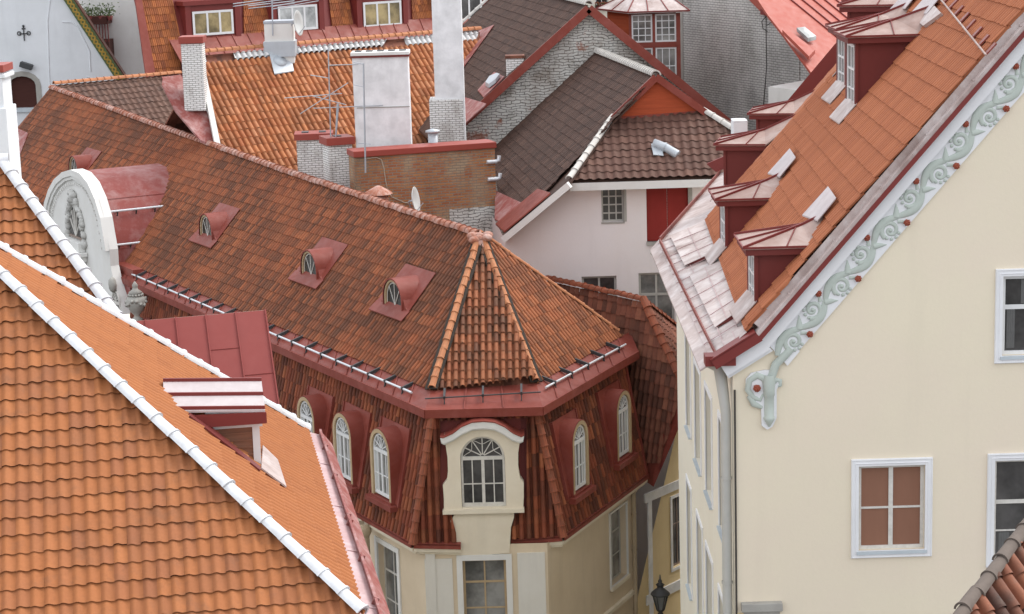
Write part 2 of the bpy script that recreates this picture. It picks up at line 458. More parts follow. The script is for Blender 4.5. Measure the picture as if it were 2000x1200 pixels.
def brick_mat(name, c1, c2, mortar, bw=.25, bh=.075, ms=.012, wash=None, wamt=.0, wscale=.5, dirt=None, damt=.0, dscale=.4, bump=.7, wob=.01, spots=None, samt=0.0):
    g = NG(name, .9, .15)
    v = g.uv()
    nz = g.node('ShaderNodeTexNoise'); nz.inputs['Scale'].default_value = 2.2; nz.inputs['Detail'].default_value = 3; g.l.new(v, nz.inputs['Vector'])
    sub = g.node('ShaderNodeVectorMath', operation='SUBTRACT'); g.l.new(nz.outputs['Color'], sub.inputs[0]); sub.inputs[1].default_value = (.5, .5, .5)
    scl = g.node('ShaderNodeVectorMath', operation='SCALE'); g.l.new(sub.outputs[0], scl.inputs[0]); scl.inputs['Scale'].default_value = wob * 6
    ad = g.node('ShaderNodeVectorMath', operation='ADD'); g.l.new(v, ad.inputs[0]); g.l.new(scl.outputs[0], ad.inputs[1])
    b = g.node('ShaderNodeTexBrick'); g.l.new(ad.outputs[0], b.inputs['Vector'])
    b.inputs['Scale'].default_value = 1; b.inputs['Brick Width'].default_value = bw; b.inputs['Row Height'].default_value = bh
    b.inputs['Mortar Size'].default_value = ms; b.inputs['Mortar Smooth'].default_value = .3; b.inputs['Bias'].default_value = 0
    b.inputs['Color1'].default_value = (*c1, 1); b.inputs['Color2'].default_value = (*c2, 1); b.inputs['Mortar'].default_value = (*mortar, 1)
    c = b.outputs[0]; h = g.math('SUBTRACT', 1.0, b.outputs['Fac'])
    c = g.mix(g.ramp(g.noise(6, 5, .7), [(.35, 0.0), (.8, .3)]), c, sc(c1, .5))
    if wash:
        m = g.ramp(g.noise(wscale, 6, .68), [(.5 - wamt * .25, 0.0), (.62 - wamt * .18, 1.0)])
        m = g.math('MULTIPLY', m, g.math('ADD', g.math('MULTIPLY', h, .5), .5))
        c = g.mix(m, c, wash)
        c = g.mix(g.math('MULTIPLY', b.outputs['Fac'], .5), c, sc(mortar, .35))
    if spots: c = g.mix(g.ramp(g.noise(.9, 5, .65), [(.60, 0.0), (.66, samt)]), c, spots)
    if dirt: c = g.mix(g.ramp(g.noise(dscale, 6, .66, stretch=(1, 1, .6)), [(.48, 0.0), (.7, damt)]), c, dirt)
    g.bump(g.math('ADD', h, g.math('MULTIPLY', g.noise(12, 5, .7), .6)), bump, .03)
    return g.out(c)
def glass(name, col, rough=.06, vary=.0):
    g = NG(name, rough, .5)
    c = g.mix(g.ramp(g.noise(.9, 4, .6), [(.38, 0.0), (.66, 1.0)]), sc(col, .7), sc(col, 2.3)); g.bump(g.noise(1.6, 2, .5), .10, .03)  # mottled pane colour stands in for uneven reflections
    return g.out(c)
def plain(name, col, rough=.6, var=.25, scale=3.0, spec=.3, metal=0.0):
    g = NG(name, rough, spec); g.b.inputs['Metallic'].default_value = metal
    c = g.mix(g.ramp(g.noise(scale, 5, .65), [(.4, 0.0), (.75, var)]), col, sc(col, .55)); g.bump(g.noise(20, 4, .6), .1, .006)
    return g.out(c)
def wood(name, col, sc_=(1, 1, 14), var=.4):
    g = NG(name, .75, .2)
    n = g.noise(1.5, 5, .6, stretch=sc_); c = g.mix(g.ramp(n, [(.35, 0.0), (.7, var)]), col, sc(col, .5)); g.bump(n, .3, .01)
    return g.out(c)
# base colours (linear)
OR1, OR2, OR3 = (.375, .138, .050), (.345, .124, .045), (.395, .148, .055)
M = dict(
 pan_orange=tile_mat('orange pantile', [OR1, OR2, OR3, (.315, .117, .052)], .235, .36, dark=(.22, .085, .042), damt=.45, dscale=.7, moss=(.19, .09, .05), mamt=.42, mscale=2.2, fine=.18),
 pan_side=tile_mat('orange pantile side', [OR1, OR3, OR2], .235, .36, dark=(.36, .14, .06), damt=.3, dscale=.5, fine=.08),
 barrel_old=tile_mat('old barrel tile', [(.33, .105, .048), (.36, .12, .054), (.30, .093, .043), (.385, .135, .06)], .20, .36, dark=(.085, .045, .032), damt=.85, dscale=.22, moss=(.10, .06, .04), mamt=.55, mscale=2.6, fine=.2, dlo=.37, rnd=.22),
 barrel_front=tile_mat('old barrel tile hip', [(.32, .113, .053), (.36, .138, .067), (.27, .09, .045)], .20, .34, dark=(.07, .045, .035), damt=.75, dscale=.5, moss=(.13, .11, .075), mamt=.5, mscale=4.5, fine=.22),
 barrel_dark=tile_mat('blackened barrel tile', [(.20, .075, .045), (.27, .10, .055), (.13, .055, .038)], .24, .42, dark=(.045, .034, .03), damt=.9, dscale=1.2, moss=(.16, .14, .11), mamt=.4, mscale=5, fine=.25),
 barrel_right=tile_mat('old barrel tile right', [(.38, .135, .06), (.42, .155, .07), (.33, .11, .05)], .20, .36, dark=(.08, .045, .033), damt=.6, dscale=.5, moss=(.12, .09, .055), mamt=.35, mscale=4.5, fine=.18),
 mansard=tile_mat('mansard barrel tile', [(.25, .068, .036), (.30, .088, .042), (.19, .05, .029), (.36, .12, .054)], .22, .42, dark=(.05, .024, .019), damt=.75, dscale=.7, fine=.22),
 right_tile=tile_mat('orange interlocking tile', [(.41, .145, .068), (.38, .132, .06), (.43, .155, .074), (.36, .122, .056)], .20, .42, dark=(.30, .10, .05), damt=.4, dscale=.5, fine=.1),
 brown_tile=tile_mat('brown concrete tile', [(.098, .056, .043), (.08, .045, .035), (.116, .067, .051)], .30, .34, dark=(.045, .028, .023), damt=.6, dscale=.5, moss=(.15, .10, .075), mamt=.2, mscale=3, fine=.2),
 brown_front=tile_mat('red brown concrete tile', [(.135, .07, .053), (.115, .058, .045), (.16, .084, .063)], .30, .36, dark=(.09, .05, .04), damt=.6, dscale=.6, moss=(.20, .13, .10), mamt=.3, mscale=3, fine=.2),
 brown_far=tile_mat('grey brown tile', [(.15, .085, .063), (.13, .072, .055), (.175, .10, .075)], .30, .36, dark=(.10, .065, .055), damt=.55, dscale=.5, fine=.15),
 orange_mid=tile_mat('orange s tile', [(.45, .17, .07), (.50, .20, .085), (.36, .12, .05), (.54, .24, .12), (.42, .15, .06)], .27, .42, dark=(.17, .075, .04), damt=.5, dscale=.35, mscale=3, fine=.2),
 white_tile=plain('white limed tile', (.66, .66, .66), .8, .35, 4),
 orange_far=tile_mat('orange flat tile', [(.36, .115, .04), (.44, .15, .05), (.27, .08, .035), (.40, .14, .05)], .24, .44, dark=(.13, .05, .03), damt=.55, dscale=.3, fine=.2),
 dark_red_tile=tile_mat('dark red tile', [(.26, .10, .063), (.21, .076, .05), (.31, .125, .076)], .24, .38, dark=(.05, .028, .022), damt=.7, dscale=.5, fine=.22),
 cap_white=plain('white ridge tile', (.63, .645, .67), .6, .42, 4.5, .3),
 cap_dirty=plain('blackened ridge tile', (.125, .10, .085), .85, .55, 5),
 cap_grey=plain('limed ridge tile', (.55, .53, .50), .8, .45, 3),
 cap_orange=tile_mat('orange ridge tile', [(.46, .19, .09), (.50, .21, .10), (.40, .15, .07)], .4, .4, dark=(.2, .09, .05), damt=.4, dscale=1.5, moss=(.25, .17, .10), mamt=.4, mscale=6),
 cap_red=tile_mat('red ridge tile', [(.30, .09, .045), (.26, .075, .04)], .4, .4, dark=(.09, .04, .03), damt=.5, dscale=1.5, moss=(.3, .16, .09), mamt=.3, mscale=6),
 ridge_pink=paint_metal('limed pink ridge', (.34, .13, .08), (.58, .44, .40), .8, 1.8, .8),
 red_metal=paint_metal('red painted sheet', (.215, .048, .034), (.30, .10, .085), .4, 1.2, .45, damt=.35),
 red_plain=plain('red brown paint', (.185, .030, .026), .5, .2, 1.2, .35),
 red_dark=plain('dark red paint', (.155, .029, .025), .55, .25, 1.3, .3),
 red_bright=plain('bright red paint', (.30, .058, .042), .5, .2, 1.5, .35),
 red_faded=paint_metal('faded red sheet', (.26, .07, .06), (.50, .36, .35), .55, 1.5, .5, damt=.25),
  red_barrel=paint_metal('scuffed red sheet', (.27, .068, .058), (.50, .36, .35), .32, 1.1, .5, damt=.2),
 pale_metal=paint_metal('pale sheet', (.47, .42, .425), (.58, .54, .55), .6, 1.2, .5, dirt=(.32, .22, .21), damt=.4),
 red_roof=paint_metal('red standing seam', (.25, .058, .052), (.29, .08, .072), .3, .8, .5, damt=.15),
 red_lit=paint_metal('light red seam roof', (.35, .075, .052), (.40, .13, .10), .3, .8, .45, damt=.1),  # lighter red is this sheet's own paint
 pink_metal=paint_metal('bleached pink sheet', (.47, .31, .31), (.58, .45, .46), .8, 1.1, .4, dirt=(.28, .17, .16), damt=.35),
 white_metal=paint_metal('weathered whitish sheet', (.45, .37, .35), (.62, .57, .56), .8, 1.6, .5, dirt=(.20, .125, .105), damt=.85),
 dorm_metal=paint_metal('chalky dormer sheet', (.34, .235, .205), (.46, .37, .34), .8, .9, .5, dirt=(.20, .13, .11), damt=.7),
 cream=plaster('cream plaster', (.78, .705, .555), (.77, .65, .555), .6, .35, .10),
 cream_side=plaster('pale cream plaster', (.80, .76, .65), (.72, .66, .52), .4, .5, .15),
 beige=plaster('beige plaster', (.70, .59, .44), (.54, .43, .30), .5, .5, .35),
 beige_trim=plaster('pale beige trim', (.76, .69, .56), (.60, .51, .38), .4, 1.2, .25),
 panel=plaster('grey white panel', (.70, .68, .63), (.60, .56, .48), .4, .6, .25),
 yellow=plaster('yellow plaster', (.74, .60, .36), (.58, .45, .25), .5, .6, .3),
 pink=plaster('pinkish white plaster', (.80, .755, .755), (.78, .68, .62), .5, .35, .15),
 white=plaster('white plaster', (.76, .79, .82), (.55, .58, .60), .4, .5, .2),
 white_old=plaster('dirty white plaster', (.82, .83, .85), (.46, .47, .48), .6, 1.7, .4),
 stucco=plaster('white stucco', (.74, .74, .72), (.60, .58, .54), .5, .8, .3),
 band=plaster('white band plaster', (.80, .81, .83), (.58, .58, .60), .4, .8, .1),
 relief=plaster('grey green stucco', (.50, .555, .51), (.41, .46, .42), .4, 2.0, .0),
 berry=plain('orange red berry', (.35, .09, .055), .7, .35, 14),
 wood_white=plain('white painted wood', (.72, .73, .74), .5, .15, 5, .4),
 wood_worn=plain('worn white paint', (.66, .64, .60), .6, .45, 7, .3),
 wood_beige=plain('aged cream wood', (.48, .36, .22), .7, .35, 4),
 wood_brown=wood('weathered cladding', (.26, .125, .08)),
 wood_red=wood('red boarding', (.42, .085, .035), (.6, .6, 9), .45),
 door_red=wood('dark red door boards', (.27, .032, .026), (1, 1, .6), .3),
 frame_grey=plain('grey wood', (.46, .45, .42), .6, .3, 6),
 frame_brown=plain('brown frame', (.26, .20, .17), .7, .3, 6),
 carving=plaster('weathered carving', (.56, .56, .54), (.34, .33, .31), .7, 3, .2, .6),
 stone=plaster('pale stone', (.40, .39, .36), (.27, .26, .24), .6, 2, .2, .5),
 sill_blue=plain('pale blue sheet sill', (.50, .56, .60), .45, .2, 4, .4),
 glass_dark=glass('dark glass', (.048, .046, .045)),
 glass_grey=glass('grey glass', (.14, .14, .135)),
 glass_pale=glass('pale glass', (.24, .25, .25)),
 glass_curtain=glass('curtained glass', (.19, .15, .075), .12),
 glass_blind=wood('drawn brown blind behind the panes', (.27, .135, .09), (1, 1, .12), .35),
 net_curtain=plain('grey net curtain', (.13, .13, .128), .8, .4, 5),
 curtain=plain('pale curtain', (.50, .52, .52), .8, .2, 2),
 zinc=plain('galvanised steel', (.42, .45, .50), .38, .3, 3, .5, .5),
 lead=plain('pale grey sheet', (.47, .51, .55), .45, .25, 3, .4, .2),
 steel=plain('bright steel tube', (.66, .69, .73), .35, .2, 6, .5, .2),
 iron=plain('dark iron', (.05, .052, .055), .5, .2, 6, .4),
 pipe=plain('grey cream drainpipe', (.47, .47, .44), .5, .25, 1.2, .4),
 pipe_beige=plain('beige drainpipe', (.45, .36, .25), .55, .3, 2, .3),
 dish=plain('grey dish', (.50, .51, .50), .5, .15, 3, .4),
 cable=plain('cable', (.06, .055, .05), .7, .1), cable_pale=plain('pale cable', (.45, .38, .30), .7, .2),
 brick_white=brick_mat('limewashed brick', (.26, .14, .10), (.30, .19, .14), (.34, .32, .29), .26, .085, .014, wash=(.84, .84, .83), wamt=1.5, wscale=1.8, dirt=(.16, .12, .09), damt=.6, dscale=.9),
 brick_red=brick_mat('old red brick', (.36, .13, .065), (.46, .22, .095), (.42, .36, .29), .30, .10, .016, wash=(.40, .30, .20), wamt=.05, wscale=.75, dirt=(.09, .06, .045), damt=.5, dscale=.45, spots=(.42, .19, .07), samt=.5),
 rubble=brick_mat('limewashed rubble', (.33, .31, .28), (.40, .38, .34), (.12, .105, .09), .40, .115, .016, wash=(.64, .64, .61), wamt=.85, wscale=1.3, dirt=(.17, .11, .075), damt=.75, dscale=.30, wob=.05, spots=(.30, .09, .045), samt=.75),
 brick_grey=brick_mat('grey brick', (.43, .425, .40), (.53, .52, .49), (.26, .25, .235), .32, .11, .016, wash=(.58, .57, .55), wamt=.6, wscale=.4, dirt=(.15, .145, .14), damt=.65, dscale=.22, bump=.5),
 asphalt=plain('street paving', (.10, .098, .095), .9, .4, 2),
 green=plain('green paint', (.10, .14, .055), .6, .3, 5), gold=plain('ochre paint', (.42, .27, .05), .6, .3, 8),
 dark_wood=wood('dark brown wood', (.07, .025, .02)), leaf=plain('leaf green', (.07, .10, .035), .8, .4, 8),
 moss_bed=plain('dark mossy mortar', (.055, .045, .038), .95, .5, 6),
 mortar=plain('grey mortar', (.36, .35, .33), .9, .35, 5),
)
W1 = 0.0

# ------------------------------------------------------------------ ground
g = MB(); g.poly([V((-300, -60, 0)), V((300, -60, 0)), V((300, 500, 0)), V((-300, 500, 0))])
o = g.build('ground', M['asphalt']); o['kind'] = 'structure'

def seams(mb, quad, n, h=.035, wd=.03, m=0, skip_ends=False):
    """raised standing seams across a quad (a,b along one end, d,c along the other)"""
    a, b, c, d = [V(p) for p in quad]; nn = (b - a).cross(d - a).normalized()
    if nn.z < 0: nn = -nn
    for i in range(0 if not skip_ends else 1, n + 1 if not skip_ends else n):
        t = i / n; mb.bar(a.lerp(b, t) + nn * h * .4, d.lerp(c, t) + nn * h * .4, wd, h, nn, m)
    return mb
def chimney(parent, name, pxs, Y, depth, mat, cap=None, cap_h=.18, cap_o=.07, base=None, bevel=.02, flue=0, label=None, zb=None, rot=.0, capside=None):
    """pxs: pixel (left,top),(right,top),bottom y of the front face at depth Y"""
    (xl, yt), (xr, yt2), yb = pxs
    A = at(xl, yt, Y); B = at(xr, yt2, Y); Bm = at((xl + xr) / 2, yb, Y)
    wd = B.x - A.x; fr = Fr(V((A.x, Y, (A.z + B.z) / 2)), V((math.cos(rot), math.sin(rot), 0)), V((-math.sin(rot), math.cos(rot), 0)))
    hh = (A.z + B.z) / 2 - (Bm.z if zb is None else zb); m = MB()
    ch = cap_h if cap else 0
    m.box(fr, 0, wd, 0, depth, -hh, -ch)
    o = m.build(name, mat, parent, bevel, label)
    if cap:
        k = MB(); k.box(fr, -cap_o, wd + cap_o, -cap_o, depth + cap_o, -ch + .001, 0)
        c_ = k.build('chimney_cap', capside or cap, o, .01)
        if flue:
            f = MB()
            for i in range(flue):
                c = wd * (i + .5) / flue; r = min(.13, wd / flue * .3)
                f.box(fr, c - r, c + r, depth * .3, depth * .7, .001, .03)
            f.build('flue_opening', M['iron'], o)
    return o, fr, wd, hh

# ================================================================== 1. orange hip roof house, front left
TH = math.radians(9.5)
a_ = V((math.cos(TH), math.sin(TH), 0)); b_ = V((-math.sin(TH), math.cos(TH), 0)); t_ = .857
H0 = at(350, 872.6, 36)
PR = plane(H0, b_, a_ - Z * t_)
APX = onp(-149, 406, PR); NE = onp(706, 1206, PR); FE = onp(584, 834, PR)
da = (NE - APX).dot(a_); dbn = (NE - APX).dot(b_); dbf = (FE - APX).dot(b_)
NE = APX + a_ * da + b_ * dbn - Z * da * t_
FE = APX + a_ * da + b_ * dbf - Z * da * t_
NW = NE - a_ * 2 * da; FW = FE - a_ * 2 * da
hA = thing('tiled_house', 'house at the near edge with a bright orange pantile hip roof and white ridge tiles', 'house', V((APX.x, APX.y, 0)))
nA = (a_ * t_ + Z).normalized()
mb = MB()                                       # body under the tiles
ins = .06
def dn(p, q=.1): return p - Z * q
mb.poly([dn(APX), dn(NW), dn(NE)]); mb.poly([dn(APX), dn(NE), dn(FE)]); mb.poly([dn(APX), dn(FE), dn(FW)]); mb.poly([dn(APX), dn(FW), dn(NW)])
mb.build('roof_deck', M['red_dark'], hA)
mb = MB(); ci = [NW + a_ * .5 + b_ * .5, NE - a_ * .5 + b_ * .5, FE - a_ * .5 - b_ * .5, FW + a_ * .5 - b_ * .5]
mb.slab([V((p.x, p.y, 0)) for p in ci], Z * (NE.z - .12)); mb.build('wall', M['cream_side'], hA)
tiles('front_roof_slope', hA, NW, a_, (b_ + Z * t_), [[NW, NE, APX]], .235, .36, 'wave', .048, .034, M['pan_orange'], jit=.007, seed=3)
tiles('side_roof_slope', hA, NE, b_, (-a_ + Z * t_), [[NE, FE, APX]], .235, .36, 'wave', .085, .04, M['pan_side'], jit=.003, seed=4)
tiles('back_roof_slope', hA, FE, -a_, (-b_ + Z * t_), [[FE, FW, APX]], .235, .36, 'wave', .085, .04, M['pan_side'], jit=.003, seed=5)
for cn, rr_ in ((NE, .16), (FE, .145), (NW, .16)): m = MB(); ridge_caps(m, cn + Z * .06, APX + Z * .06, rr_, .50, nA if cn is NE else None, lap=.14, jit=.010); m.build('ridge', M['cap_white'], hA)
# eave: pink flashing strip, gutter with upstand
sl = (a_ - Z * t_ * .55).normalized(); up_ = sl.cross(b_); up_ = up_ if up_.z > 0 else -up_
m = MB(); e0, e1 = NE - b_ * .6, FE + b_ * .25
m.slab([e0 - a_ * .2 + Z * .02, e1 - a_ * .2 + Z * .02, e1 + sl * .38, e0 + sl * .38], -up_ * .04)
for q in (.1, .34, .56, .8): m.bar((e0 - a_ * .1).lerp(e1 - a_ * .1, q) + up_ * .02 - Z * .08, (e0 + sl * .38).lerp(e1 + sl * .38, q) + up_ * .02, .03, .04, up_)
m.build('eave_flashing', M['pink_metal'], hA)
m = MB()
m.slab([e0 + sl * .36 - Z * .02, e1 + sl * .36 - Z * .02, e1 + sl * .36 + Z * .13, e0 + sl * .36 + Z * .13], a_ * .05)
m.slab([e0 + sl * .36 + a_ * .05 + Z * .06, e1 + sl * .36 + a_ * .05 + Z * .06, e1 + sl * .62 + a_ * .05 - Z * .14, e0 + sl * .62 + a_ * .05 - Z * .14], -Z * .05)
for q in (.12, .3, .47, .5, .72, .9):
    c = e0.lerp(e1, q) + sl * .38 + Z * .06; m.bar(c - b_ * .03, c + b_ * .03, .10, .16, up_)
m.build('gutter', M['red_faded'], hA)
# dormer on the side slope
def ronp(x, y, lift=0): return onp(x, y, (PR[0] + nA * lift, PR[1]))
fb = ronp(507, 915)                              # foot of the near front corner
frD = Fr(fb, b_, a_)                             # x along the eave (away), y outwards, z up
zt = frD.px(505, 838, 0)[1] if False else frD.loc(onp(503, 832, (fb, b_)))[2]
wD = 1.5; depD = zt / t_
m = MB()
cheek = [frD.p(0, 0, 0), frD.p(0, 0, zt), frD.p(0, -depD, zt)]
m.slab(cheek, b_ * .06, 0); m.slab([p + b_ * (wD - .06) for p in cheek], b_ * .06, 0); m.slab([cheek[0], cheek[1], cheek[1] + b_ * wD, cheek[0] + b_ * wD], -a_ * .05, 0)
dorm = m.build('dormer', M['wood_brown'], hA, label='shed dormer clad in brown boards under a red and white sheet roof')
m = MB()
for i in range(6):
    zz = zt * (i + .15) / 6
    y0 = -max(0.05, (zz) / t_ - .02)
    if i: m.bar(frD.p(-.012, 0, zz), frD.p(-.012, y0, zz), .03, .03, Z)
m.build('cladding_board', M['wood_brown'], dorm)
m = MB(); m.box(frD, -.03, .13, -.1, .04, -.02, zt); m.box(frD, wD - .13, wD + .03, -.1, .04, -.02, zt)
m.box(frD, -.05, wD + .05, -depD * .98, .10, zt - .001, zt + .09); m.build('trim', M['wood_white'], dorm)
m = MB(); m.box(frD, .13, wD - .13, -.08, -.03, 0, zt); m.build('window', M['glass_grey'], dorm)
rz = zt + .30; pit = .09
rf = MB(); rise = .55
def rp(x, y, z): return frD.p(x, y, z)
yf, yb = .16, -depD - .75
A0, A1 = rp(-.22, yf, rz + .02), rp(-.22, yb, rz + .14); B0, B1 = rp(wD * .5, yf, rz + .40), rp(wD * .5, yb, rz + .52); C0, C1 = rp(wD + .22, yf, rz + .02), rp(wD + .22, yb, rz + .14)
rf.slab([A0, A1, B1, B0], Z * .04, 0); rf.slab([B0, B1, C1, C0], Z * .04, 0)
rf.slab([A0, B0, C0], -a_ * .05, 0)
so = rf.build('roof', M['pale_metal'], dorm)
m = MB()
for q in (.05, .5, .97):
    m.bar(A0.lerp(B0, q) + Z * .06, A1.lerp(B1, q) + Z * .06, .05, .07, Z)
m.slab([rp(-.25, yf + .02, rz - .20), rp(-.25, -depD - .05, rz - .20), rp(-.25, -depD - .45, rz + .06), rp(-.25, yf + .02, rz + .02)], b_ * .05)
m.build('fascia', M['red_plain'], dorm)
m = MB(); fo = frD
m.slab([ronp(512, 872, .10), ronp(541, 900, .10), ronp(558, 953, .10), ronp(509, 916, .10)], nA * .03); m.build('apron', M['white_metal'], dorm)
m = MB(); m.slab([ronp(366, 812, .09), ronp(507, 921, .09), ronp(507, 914, .12), ronp(374, 806, .12)], nA * .03); m.build('flashing', M['red_dark'], dorm)

# ================================================================== 2. second orange roof behind it, left
o2 = ronp(213, 608) + b_ * 2.2
P2f = plane(o2, a_, -b_ - Z * t_)
tp = onp(2, 322, P2f); lowr = onp(213, 608, P2f) + (onp(213, 608, P2f) - tp) * .35
hB = thing('tiled_house', 'steep orange pantile roofed house whose white hip runs in front of the curved gable', 'house', V((tp.x, tp.y + 3, 0)))
ll = lowr - a_ * 9.0; tl = tp - a_ * 1.2
tiles('front_roof_slope', hB, ll, a_, b_ + Z * t_, [[ll, lowr, tp, tl - a_ * 3]], .235, .36, 'wave', .048, .042, M['pan_orange'], jit=.004, seed=8)
back = V((tp.x, tp.y, tp.z)) + b_ * 5
m = MB()
rb = lowr + b_ * 2 - Z * 8
m.poly([lowr - Z * .06, rb - Z * .06, tp + b_ * 2 - Z * 8, tp - Z * .06]); m.poly([ll - Z * .1, lowr - Z * .1, tp - Z * .1, tl - a_ * 3 - Z * .1])
m.build('side_roof_slope', M['pan_side'], hB)
m = MB(); ridge_caps(m, lowr + Z * .05, tp + Z * .05, .17, .48, (a_ * .6 + Z), lap=.14); m.build('ridge', M['cap_white'], hB)
m = MB(); ridge_caps(m, tp - a_ * 5 + Z * .0, tp + a_ * .12 + Z * .08, .19, .48, lap=.14); m.build('ridge', M['cap_white'], hB)
m = MB(); q0 = lowr + b_ * .5 - a_ * .5; m.slab([V((p.x, p.y, 0)) for p in (ll + b_ * .5, q0, q0 + b_ * 7, ll + b_ * 7)], Z * (lowr.z - .3)); m.build('wall', M['cream_side'], hB)
# white pier with red cap at the left edge
hP, frp, wp, hp = chimney(None, 'white_chimney', ((-46, 128), (2, 128), 345), 56, 1.0, M['white'], M['red_bright'], .2, .07, zb=9)
tag(hP, 'white plastered chimney with red cap, cut off by the edge beside the arched shutter', 'chimney')
m = MB(); m.box(frp, -.1, wp + .07, -.1, 1.1, -5.5, -1.15); m.box(frp, -.08, wp + .1, -.05, 1.05, -.36, -.24); m.build('plinth', M['white'], hP, .03)
m = MB(); m.lathe(frp.p(.2, .5, 0), [(.30, 0), (.26, .2), (.1, .3), (.02, .34)], 16); m.build('cowl', M['white'], hP)

# ================================================================== 3. red sheet metal roof in the middle
oM = at(400, 617, 48)
P3 = plane(oM, a_, -b_ - Z * 1.0)
c1, c2, c3, c4 = onp(225, 631, P3), onp(518, 606, P3), onp(546, 800, P3), onp(225, 900, P3)
c4 = c1 + (c3 - c2) * 1.0
hM = thing('red_roof_house', 'low house with a plain red sheet metal roof between orange roof and mansard', 'house', V(((c1.x + c2.x) / 2, c1.y + 1, 0)))
ext = (c3 - c2) * .8
m = MB(); m.slab([c1, c2, c3 + ext, c4 + ext], P3[1] * (-.08 if P3[1].z > 0 else .08)); rM = m.build('roof', M['red_roof'], hM)
m = MB(); seams(m, [c1, c2, c3 + ext, c4 + ext], 5, .045, .03)
nn = (c2 - c1).normalized()
for i, q in ((1, .47), (2, .62), (3, .36), (4, .64), (0, .5), (3, .9)):
    p0 = c1.lerp(c2, i / 5).lerp(c4.lerp(c3, i / 5), q); m.bar(p0 + Z * .006, p0 + (c2 - c1) / 5 + Z * .006, .02, .02, Z)
m.build('seam', M['red_roof'], rM)
m = MB(); dd = b_ * 2.5
m.slab([V((p.x, p.y, 0)) for p in (c1 - b_ * 1.5, c2 - b_ * 1.5, c2 + b_ * 3, c1 + b_ * 3)], Z * (c2.z - 1.8))
m.slab([c1 + b_ * .02, c2 + b_ * .02, c2 + dd - Z * 2.5, c1 + dd - Z * 2.5], -Z * .05); m.build('wall', M['cream_side'], hM)
# ================================================================== 4. corner house with mansard
ze = at(830, 803, 58).z
P1 = onz(830, 803, ze); P2 = onz(1060, 797, ze); PL = onz(250, 548, ze); PRr = onz(1243, 690, ze)
eL = (PL - P1).normalized(); eR = (PRr - P2).normalized(); eF = (P2 - P1).normalized()
nL = V((-eL.y, eL.x, 0)); nL = nL if nL.dot(V((-1, -1, 0))) > 0 else -nL
nR = V((-eR.y, eR.x, 0)); nR = nR if nR.dot(V((1, -1, 0))) > 0 else -nR
nF = V((eF.y, -eF.x, 0)); nF = nF if nF.y < 0 else -nF
hC = thing('corner_house', 'cream corner house with tiled mansard, arched dormers and a long mottled barrel tile roof', 'house', V((P1.x + 2, P1.y + 6, 0)))
# far ends of the plan
PLF = P1 + eL * 47
PRF = PRr + eR * .25
# upper roof
zt0 = ze + .36
T1 = onz(842, 764, zt0); T2 = onz(1048, 750, zt0)
TL = T1 + eL * 46.5; TR = T2 + eR * ((PRr - P2).length + .1)
# apex: on the ray of its pixel, so that the left slope has a pitch of 47 degrees
dap = ray(938, 458)
def pitch_at(Y):
    q = CAM0 + dap * (Y / dap.y); dist = -(q - T1).dot(nL); return q, math.degrees(math.atan2(q.z - zt0, dist))
lo, hi = 60., 68.
for _ in range(40):
    mid = (lo + hi) / 2
    q, a = pitch_at(mid)
    lo, hi = (mid, hi) if (a > 47 or (q - T1).dot(nL) > 0) else (lo, mid)
AP = pitch_at(lo)[0]
PLs = plane3(T1, TL, AP); PRs = plane3(T2, TR, AP); PFs = plane3(T1, T2, AP)
RFar = onp(96, 172, PLs); RF2 = onp(20, 262, PLs)
HRb = onp(1207, 650, PRs)
wL = (AP - T1) - eL * (AP - T1).dot(eL); wR = (AP - T2) - eR * (AP - T2).dot(eR); wF = (AP - T1) - eF * (AP - T1).dot(eF)
print('corner', P1, P2, PL, PRr, 'AP', AP, 'RFar', RFar, 'pitch', math.degrees(math.asin(wL.normalized().z)), math.degrees(math.asin(wR.normalized().z)), math.degrees(math.asin(wF.normalized().z)))
# sagging ridge: main slope is cut along the straight line; a deck lies below
tw, th = .20, .36
sagp = [onp(x, y, PLs) for x, y in ((935, 460), (800, 418), (700, 384), (560, 338), (430, 291), (300, 245), (180, 201), (100, 173))]
far_b = TL
polysL = []
low = [onp(x, y, PLs) for x, y in ((842, 764),)]
botL = [T1 + eL * ((p - T1).dot(eL)) for p in sagp]
for i in range(len(sagp) - 1):
    b0 = T1 if i == 0 else botL[i]; b1 = botL[i + 1]
    if i == 0: polysL.append([T1, T1 + eL * (sagp[1] - T1).dot(eL), sagp[1], sagp[0]])
    else: polysL.append([b0, b1, sagp[i + 1], sagp[i]])
polysL.append([botL[-1], sagp[-1], RF2 + (RF2 - sagp[-1]) * .6, botL[-1] + eL * 3])
rL = tiles('roof_slope', hC, T1, eL, wL, polysL, tw, th, 'barrel', .058, .024, M['barrel_old'], jit=.006, seed=21, label='long roof slope of mottled, partly blackened barrel tiles')
rR = tiles('roof_slope', hC, T2, eR, wR, [[T2, T2 + eR * ((HRb - T2).dot(eR) + .13), AP]], tw, th, 'barrel', .06, .016, M['barrel_right'], jit=.005, seed=22)
rF = tiles('roof_slope', hC, T1 + eF * .05, eF, wF, [[T1, T2, AP]], .20, .34, 'barrel', .075, .035, M['barrel_front'], jit=.014, seed=23, label='narrow triangular hip slope of large barrel tiles')
m = MB(); q = .08
backR = AP + V((3.2, 12, -6)); bl = RFar + V((6, 3, -6))
m.poly([p - Z * q for p in (T1, TL, RF2, RFar, AP)]); m.poly([p - Z * q for p in (T2, AP, HRb, TR)]); m.poly([p - Z * q for p in (T1, AP, T2)])
m.poly([p - Z * q for p in (AP, RFar, bl, backR)]); m.poly([p - Z * q for p in (AP, HRb, HRb + V((1.0, 3.5, -3)), backR)])
m.build('roof_deck', M['dark_red_tile'], hC)
